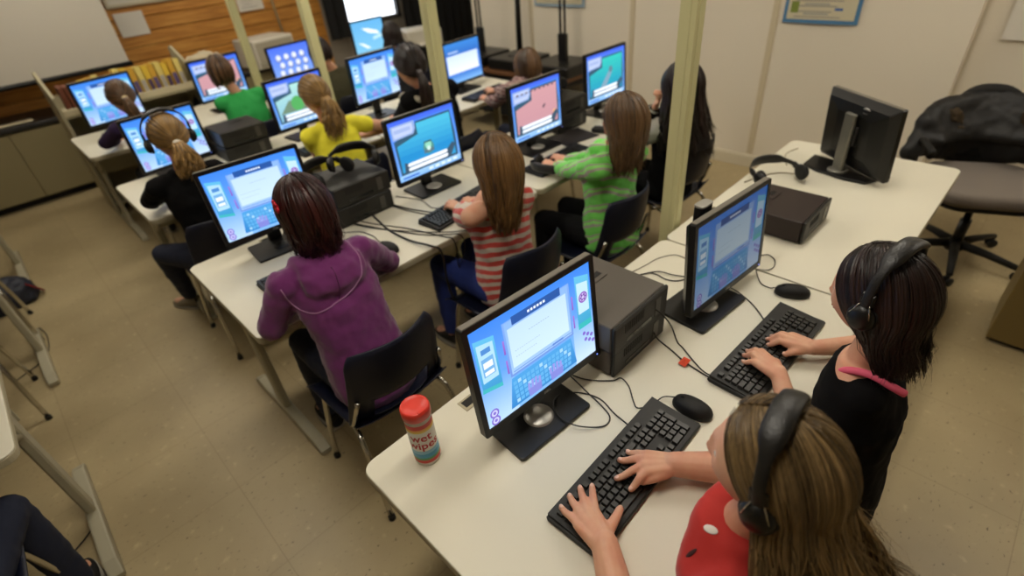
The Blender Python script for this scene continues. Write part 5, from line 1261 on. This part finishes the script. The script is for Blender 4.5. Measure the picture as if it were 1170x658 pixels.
rv_, uv_, fv_ = V3(0.69861698, -0.71063717, -0.08324139), V3(0.46132636, 0.3584559, 0.81159556), V3(0.5469116, 0.60539589, -0.57825904)
for (px_, py_, rr_, m_, nm_) in ((812, 605, (.012, .008, .0015), mat('white patch', '#D8D2CC', .8), 'emblem'), (790, 632, (.004, .014, .0012), mat('dark print', '#3A1212', .8), 'print'), (772, 646, (.003, .010, .0012), mat('dark print', '#3A1212', .8), 'print')):
    h, nn_ = on_shirt(p, px_, py_)
    if h is not None: MB().ball((0, 0, 0), rr_, 14, M=Matrix.Translation(h+nn_*.0006) @ nn_.to_track_quat('Z', 'Y').to_matrix().to_4x4()).build(nm_, m_, p[0])
sm_ = mat('mauve piping', '#9A6A92', .9)
seam(p3, [(-.175, 0, .935), (-.165, 0, .88), (-.135, 0, .835), (-.06, 0, .842), (.02, 0, .86), (.075, 0, .905), (.098, 0, .95), (.095, 0, .985)], .0028, sm_)
seam(p3, [(-.03, 0, .85), (-.02, 0, .90), (-.012, 0, .96)], .0022, mat('purple stitch', '#55204C', .95))
fl_ = MB()
for k in range(5): a = 2*PI*k/5; fl_.ball((.014*math.cos(a), 0, .014*math.sin(a)), (.010, .006, .010), 10)
fl_.ball((0, -.004, 0), .006, 8); o = fl_.build('flower_clip', mat('red flower felt', '#B41428', .7), p3[0]); o.matrix_basis = p3[1] @ Matrix.Translation((-.090, -.03, .045)) @ Matrix.Rotation(R(80), 4, 'Z')
# striped red
p4 = person('girl with long golden brown hair in a red and white striped off-shoulder top', 1.30, 1.46, lean=.04, head=(1.222, 1.365, 1.115), hpitch=-8, wrists=[(1.335, 1.775, H_+.02), (1.44, 1.74, H_+.02)], fwds=[(.0, 1, 0), (-.35, 1, 0)],
  elbow_pole=[(-.5, -.4, -.8), (.8, -.4, -.6)], top=rstripe, sleeve='half', offshoulder=-1, trousers=royal, vox=.005, seed=5, topdisp=.016, shoulders=[(1.115, 1.43, .925), (1.375, 1.40, .915)],
  hair=lambda t, Hm, rg, push: hair_long(t, Hm, hD, rg, n=800, length=.27, phi0=58, flare=-.35, rad=.0046, wave=.010, push=push, steps=9, inward=.2))
# green striped hoodie
p5 = person('girl with long brown hair in a green and grey striped hoodie', 1.95, 1.36, lean=.04, head=(1.865, 1.245, 1.115), hpitch=-8, hyaw=8, wrists=[(1.955, 1.72, H_+.02), (2.06, 1.73, H_+.02)], fwds=[(.15, 1, 0), (.1, 1, 0)],
  elbow_pole=[(-.6, -.4, -.7), (.6, -.4, -.7)], top=gstripe, sleeve='long', hood=True, trousers=blkt, vox=.006, seed=6, topdisp=.018, bulk=1.05, shoulders=[(1.765, 1.31, .925), (2.03, 1.28, .92)],
  hair=lambda t, Hm, rg, push: hair_long(t, Hm, hE, rg, n=700, length=.23, phi0=56, flare=-.3, rad=.0046, wave=.010, push=push, steps=9, inward=.1))
# long black hair beside the pole
p6 = person('girl with very long black hair behind the pale pole, in a grey and black jacket', 2.62, 1.42, lean=.02, head=(2.49, 1.33, 1.10), hpitch=-10, wrists=[(2.48, 1.47, .975), (2.66, 1.72, H_+.02)], fwds=[(.1, -.35, .9), None], elbows=[(2.50, 1.60, .765), None],
  elbow_pole=[(-.8, -.3, -.5), (.6, -.4, -.7)], top=blkc, sleeve='long', trousers=blkt, vox=.007, seed=7, shoulders=[(2.46, 1.38, .90), (2.72, 1.36, .90)],
  hair=lambda t, Hm, rg, push: hair_long(t, Hm, hK, rg, n=420, length=.36, phi0=40, flare=.35, rad=.006, wave=.012, push=push, steps=8, vol=1.05, drift=V3(.03, -.03, 0)))
for i_, w_ in enumerate(((2.48, 1.47, .975), (2.66, 1.72, H_+.02))):
    m = MB(); S_, E_, W_ = p6[2][i_], p6[3][i_], p6[4] @ Vector(w_); limb(m, [S_.lerp(E_, .12), S_.lerp(E_, .6), E_], [.058, .056, .052]); limb(m, [E_, E_.lerp(W_, .5), E_.lerp(W_, .88)], [.052, .047, .038]); link('sleeve', bake(m, 'sleeve', white_sl, .007, 4, .012, .05), p6[0])
    m = MB(); c_ = E_.lerp(W_, .9); m.tube([E_.lerp(W_, .84), E_.lerp(W_, .95)], [.044, .040], 16); m.build('cuff_band', blkc, p6[0])
# row three
p10 = person('blonde girl with a ponytail in a black top wearing headphones', .545, 2.90, lean=.10, head=(.555, 3.02, 1.12), hpitch=-12, wrists=[(.50, 3.33, H_+.02), (.72, 3.33, H_+.02)],
  elbow_pole=[(-1.2, -.2, -.3), (1, -.3, -.4)], top=blkc, sleeve='long', trousers=jean, vox=.008, seed=8, legs=[dict(knee=(-.24, .30, .50), ank=(-.20, .52, .085), toe=(-.5, .8, 0)), dict(knee=(.02, .36, .50), ank=(-.02, .34, .085))], shoes=mat('grey suede', '#7A705C', .9),
  hair=lambda t, Hm, rg, push: hair_tail(t, Hm, hY, rg, n=420, tie=V3(0, -1, -.25), length=.17, spread=.045, rad=.0055, curl=.012, tie_col='#D0C8B8'))
worn('black headphones on the blonde girl in the black top', p10, 'headphones being worn', tilt=12, back=.0, hw=.098, r=.138)
p9 = person('girl with a wavy blonde ponytail in a bright yellow T-shirt', 1.38, 2.92, lean=.09, head=(1.36, 3.04, 1.115), hpitch=-12, wrists=[(1.45, 3.28, H_+.02), (1.66, 3.12, H_+.03)],
  elbow_pole=[(-.6, -.4, -.7), (1.2, -.3, -.4)], top=yel, sleeve='short', sleevefrac=.4, trousers=jean, vox=.007, seed=9, bulk=1.04,
  hair=lambda t, Hm, rg, push: hair_tail(t, Hm, hY, rg, n=420, tie=V3(0, -1, -.15), length=.24, spread=.05, rad=.0055, curl=.018, tie_col=None))
p8 = person('girl with a long dark ponytail in a black cardigan with a cream collar', 1.99, 2.74, s=1.14, hipz=.56, lean=.06, head=(1.93, 2.86, 1.175), hpitch=-8, hyaw=-15, wrists=[(1.98, 3.22, H_+.02), (2.20, 3.22, H_+.02)],
  top=blkc, sleeve='long', trousers=blkt, vox=.008, seed=10, bulk=1.05,
  hair=lambda t, Hm, rg, push: hair_tail(t, Hm, hB, rg, n=360, tie=V3(0, -1, -.2), length=.33, spread=.035, rad=.006, tie_col=None))
m = MB(); c0 = p8[1].translation; m.tube(smooth_path([(c0.x-.06, c0.y+.06, c0.z-.18), (c0.x-.10, c0.y-.04, c0.z-.145), (c0.x-.07, c0.y-.12, c0.z-.165), (c0.x+.02, c0.y-.15, c0.z-.20), (c0.x+.11, c0.y-.12, c0.z-.165), (c0.x+.13, c0.y-.04, c0.z-.145), (c0.x+.11, c0.y+.06, c0.z-.18)]), .026, 10, flat=.7); m.build('collar', mat('cream collar', '#B5AD9A', .8), p8[0])
p7 = person('child with short light brown hair in a pink and grey plaid shirt', 2.68, 2.60, lean=.04, head=(2.73, 2.63, 1.02), hpitch=-6, wrists=[(2.66, 3.0, H_+.02), (2.86, 3.12, H_+.02)], top=plaid_mat('plaid flannel'), sleeve='long', trousers=jean, vox=.008, seed=11,
  hair=lambda t, Hm, rg, push: hair_long(t, Hm, hG, rg, n=260, length=.05, phi0=50, flare=0, rad=.006, wave=.003, push=None, steps=9, inward=.3))
# row four
p12 = person('child with a small brown ponytail in a dark purple top', .70, 4.38, lean=.08, head=(.665, 4.50, 1.09), hpitch=-12, wrists=[(.55, 4.80, H_+.02), (.86, 4.82, H_+.02)], elbow_pole=[(-1.2, -.3, -.3), (1, -.3, -.5)], top=dpurp, sleeve='long', trousers=blkt, vox=.009, seed=12,
  hair=lambda t, Hm, rg, push: hair_tail(t, Hm, hG, rg, n=260, tie=V3(0, -1, -.1), length=.14, spread=.03, rad=.006, tie_col='#C9B48A'))
p11 = person('child with chin-length brown hair in a bright green shirt', 1.38, 4.30, lean=.09, head=(1.32, 4.42, 1.12), hpitch=-14, wrists=[(1.40, 4.78, H_+.02), (1.60, 4.78, H_+.02)], top=green, sleeve='long', trousers=jean, vox=.009, seed=13, bulk=1.08,
  hair=lambda t, Hm, rg, push: hair_long(t, Hm, hG, rg, n=300, length=.09, phi0=50, flare=0, rad=.006, wave=.004, push=push, steps=9, inward=.5))
p13 = person('person in an olive jacket partly hidden by the service pole', 2.20, 4.30, lean=.07, head=(2.10, 4.36, 1.10), hpitch=-10, wrists=[(2.15, 4.78, H_+.02), (2.36, 4.78, H_+.02)], top=oliv, sleeve='long', trousers=blkt, vox=.009, seed=14, bulk=1.1,
  hair=lambda t, Hm, rg, push: hair_long(t, Hm, hB, rg, n=220, length=.05, phi0=50, flare=0, rad=.006, wave=.004, push=None, steps=9, inward=.4))
p14 = person('child with black hair in the farthest row below the window', 3.0, 4.42, lean=.08, head=(2.98, 4.62, 1.06), hpitch=-8, wrists=[(2.95, 4.86, H_+.02), (3.16, 4.86, H_+.02)], top=mat('charcoal jersey', '#1A1A1E', .9), sleeve='long', trousers=blkt, vox=.009, seed=15,
  hair=lambda t, Hm, rg, push: hair_long(t, Hm, hK, rg, n=220, length=.08, phi0=50, flare=.2, rad=.006, wave=.004, push=None, steps=9))
# lower left, only a leg in view
p15 = person('person in dark blue jeans at the lower left edge, only a knee in view', -.74, 1.50, lean=.0, wrists=[(-.86, 1.86, H_+.02), (-.66, 1.86, H_+.02)], legs=[dict(knee=(-.08, .34, .50), ank=(-.10, .34, .085)), dict(knee=(.20, .33, .49), ank=(.20, .30, .085))], top=mat('grey blue sweater', '#3A4050', .9), sleeve='long', trousers=jean, vox=.009, seed=16,
  hair=lambda t, Hm, rg, push: hair_long(t, Hm, hG, rg, n=200, length=.12, phi0=50, rad=.006, push=push))
# chairs
for (x, y, lab) in ((.57, 1.46, 'navy school chair under the child in the purple hoodie'), (1.285, 1.47, 'navy school chair under the striped red top'),
    (1.885, 1.42, 'navy school chair under the green striped hoodie'), (2.63, 1.47, 'navy school chair of the girl with very long black hair'), (.545, 2.90, 'navy school chair of the blonde girl wearing headphones'), (1.38, 2.92, 'navy school chair of the girl in yellow'), (1.98, 2.72, 'navy school chair under the black cardigan'),
    (2.68, 2.60, 'navy school chair under the plaid shirt'), (.70, 4.38, 'navy school chair under the dark purple top'), (1.38, 4.30, 'navy school chair under the bright green shirt'), (2.20, 4.30, 'navy school chair under the olive jacket'), (3.0, 4.42, 'navy school chair under the black-haired child below the window'), (-.735, 1.60, 'school chair at the lower left edge with a chrome leg in view')):
    CHR(x, y, lab)
stool(.57, .0, 'round navy stool under the girl in red'); stool(1.12, .06, 'round navy stool under the girl in black')

# ------------------------------------------------------------------ camera, world, look
cam = bpy.data.cameras.new('camera'); co = bpy.data.objects.new('camera', cam); COL.objects.link(co)
rv, uv, fv = V3(0.69861698, -0.71063717, -0.08324139), V3(0.46132636, 0.3584559, 0.81159556), V3(0.5469116, 0.60539589, -0.57825904)
co.matrix_world = Matrix.Translation((0, 0, 1.85)) @ Matrix((rv, uv, -fv)).transposed().to_4x4()
cam.sensor_width = 36; cam.lens = 589.56/1170*36; cam.clip_start = .02
cam.dof.use_dof = True; cam.dof.focus_distance = 1.22; cam.dof.aperture_fstop = 1.8
scene.camera = co
wd = bpy.data.worlds.new('dim'); scene.world = wd; wd.use_nodes = True; wd.node_tree.nodes['Background'].inputs[0].default_value = (1, .9, .75, 1); wd.node_tree.nodes['Background'].inputs[1].default_value = .15
scene.view_settings.view_transform = 'Standard'; scene.view_settings.look = 'None'; scene.view_settings.gamma = 1; scene.view_settings.exposure = EXPO
scene.view_settings.use_curve_mapping = False
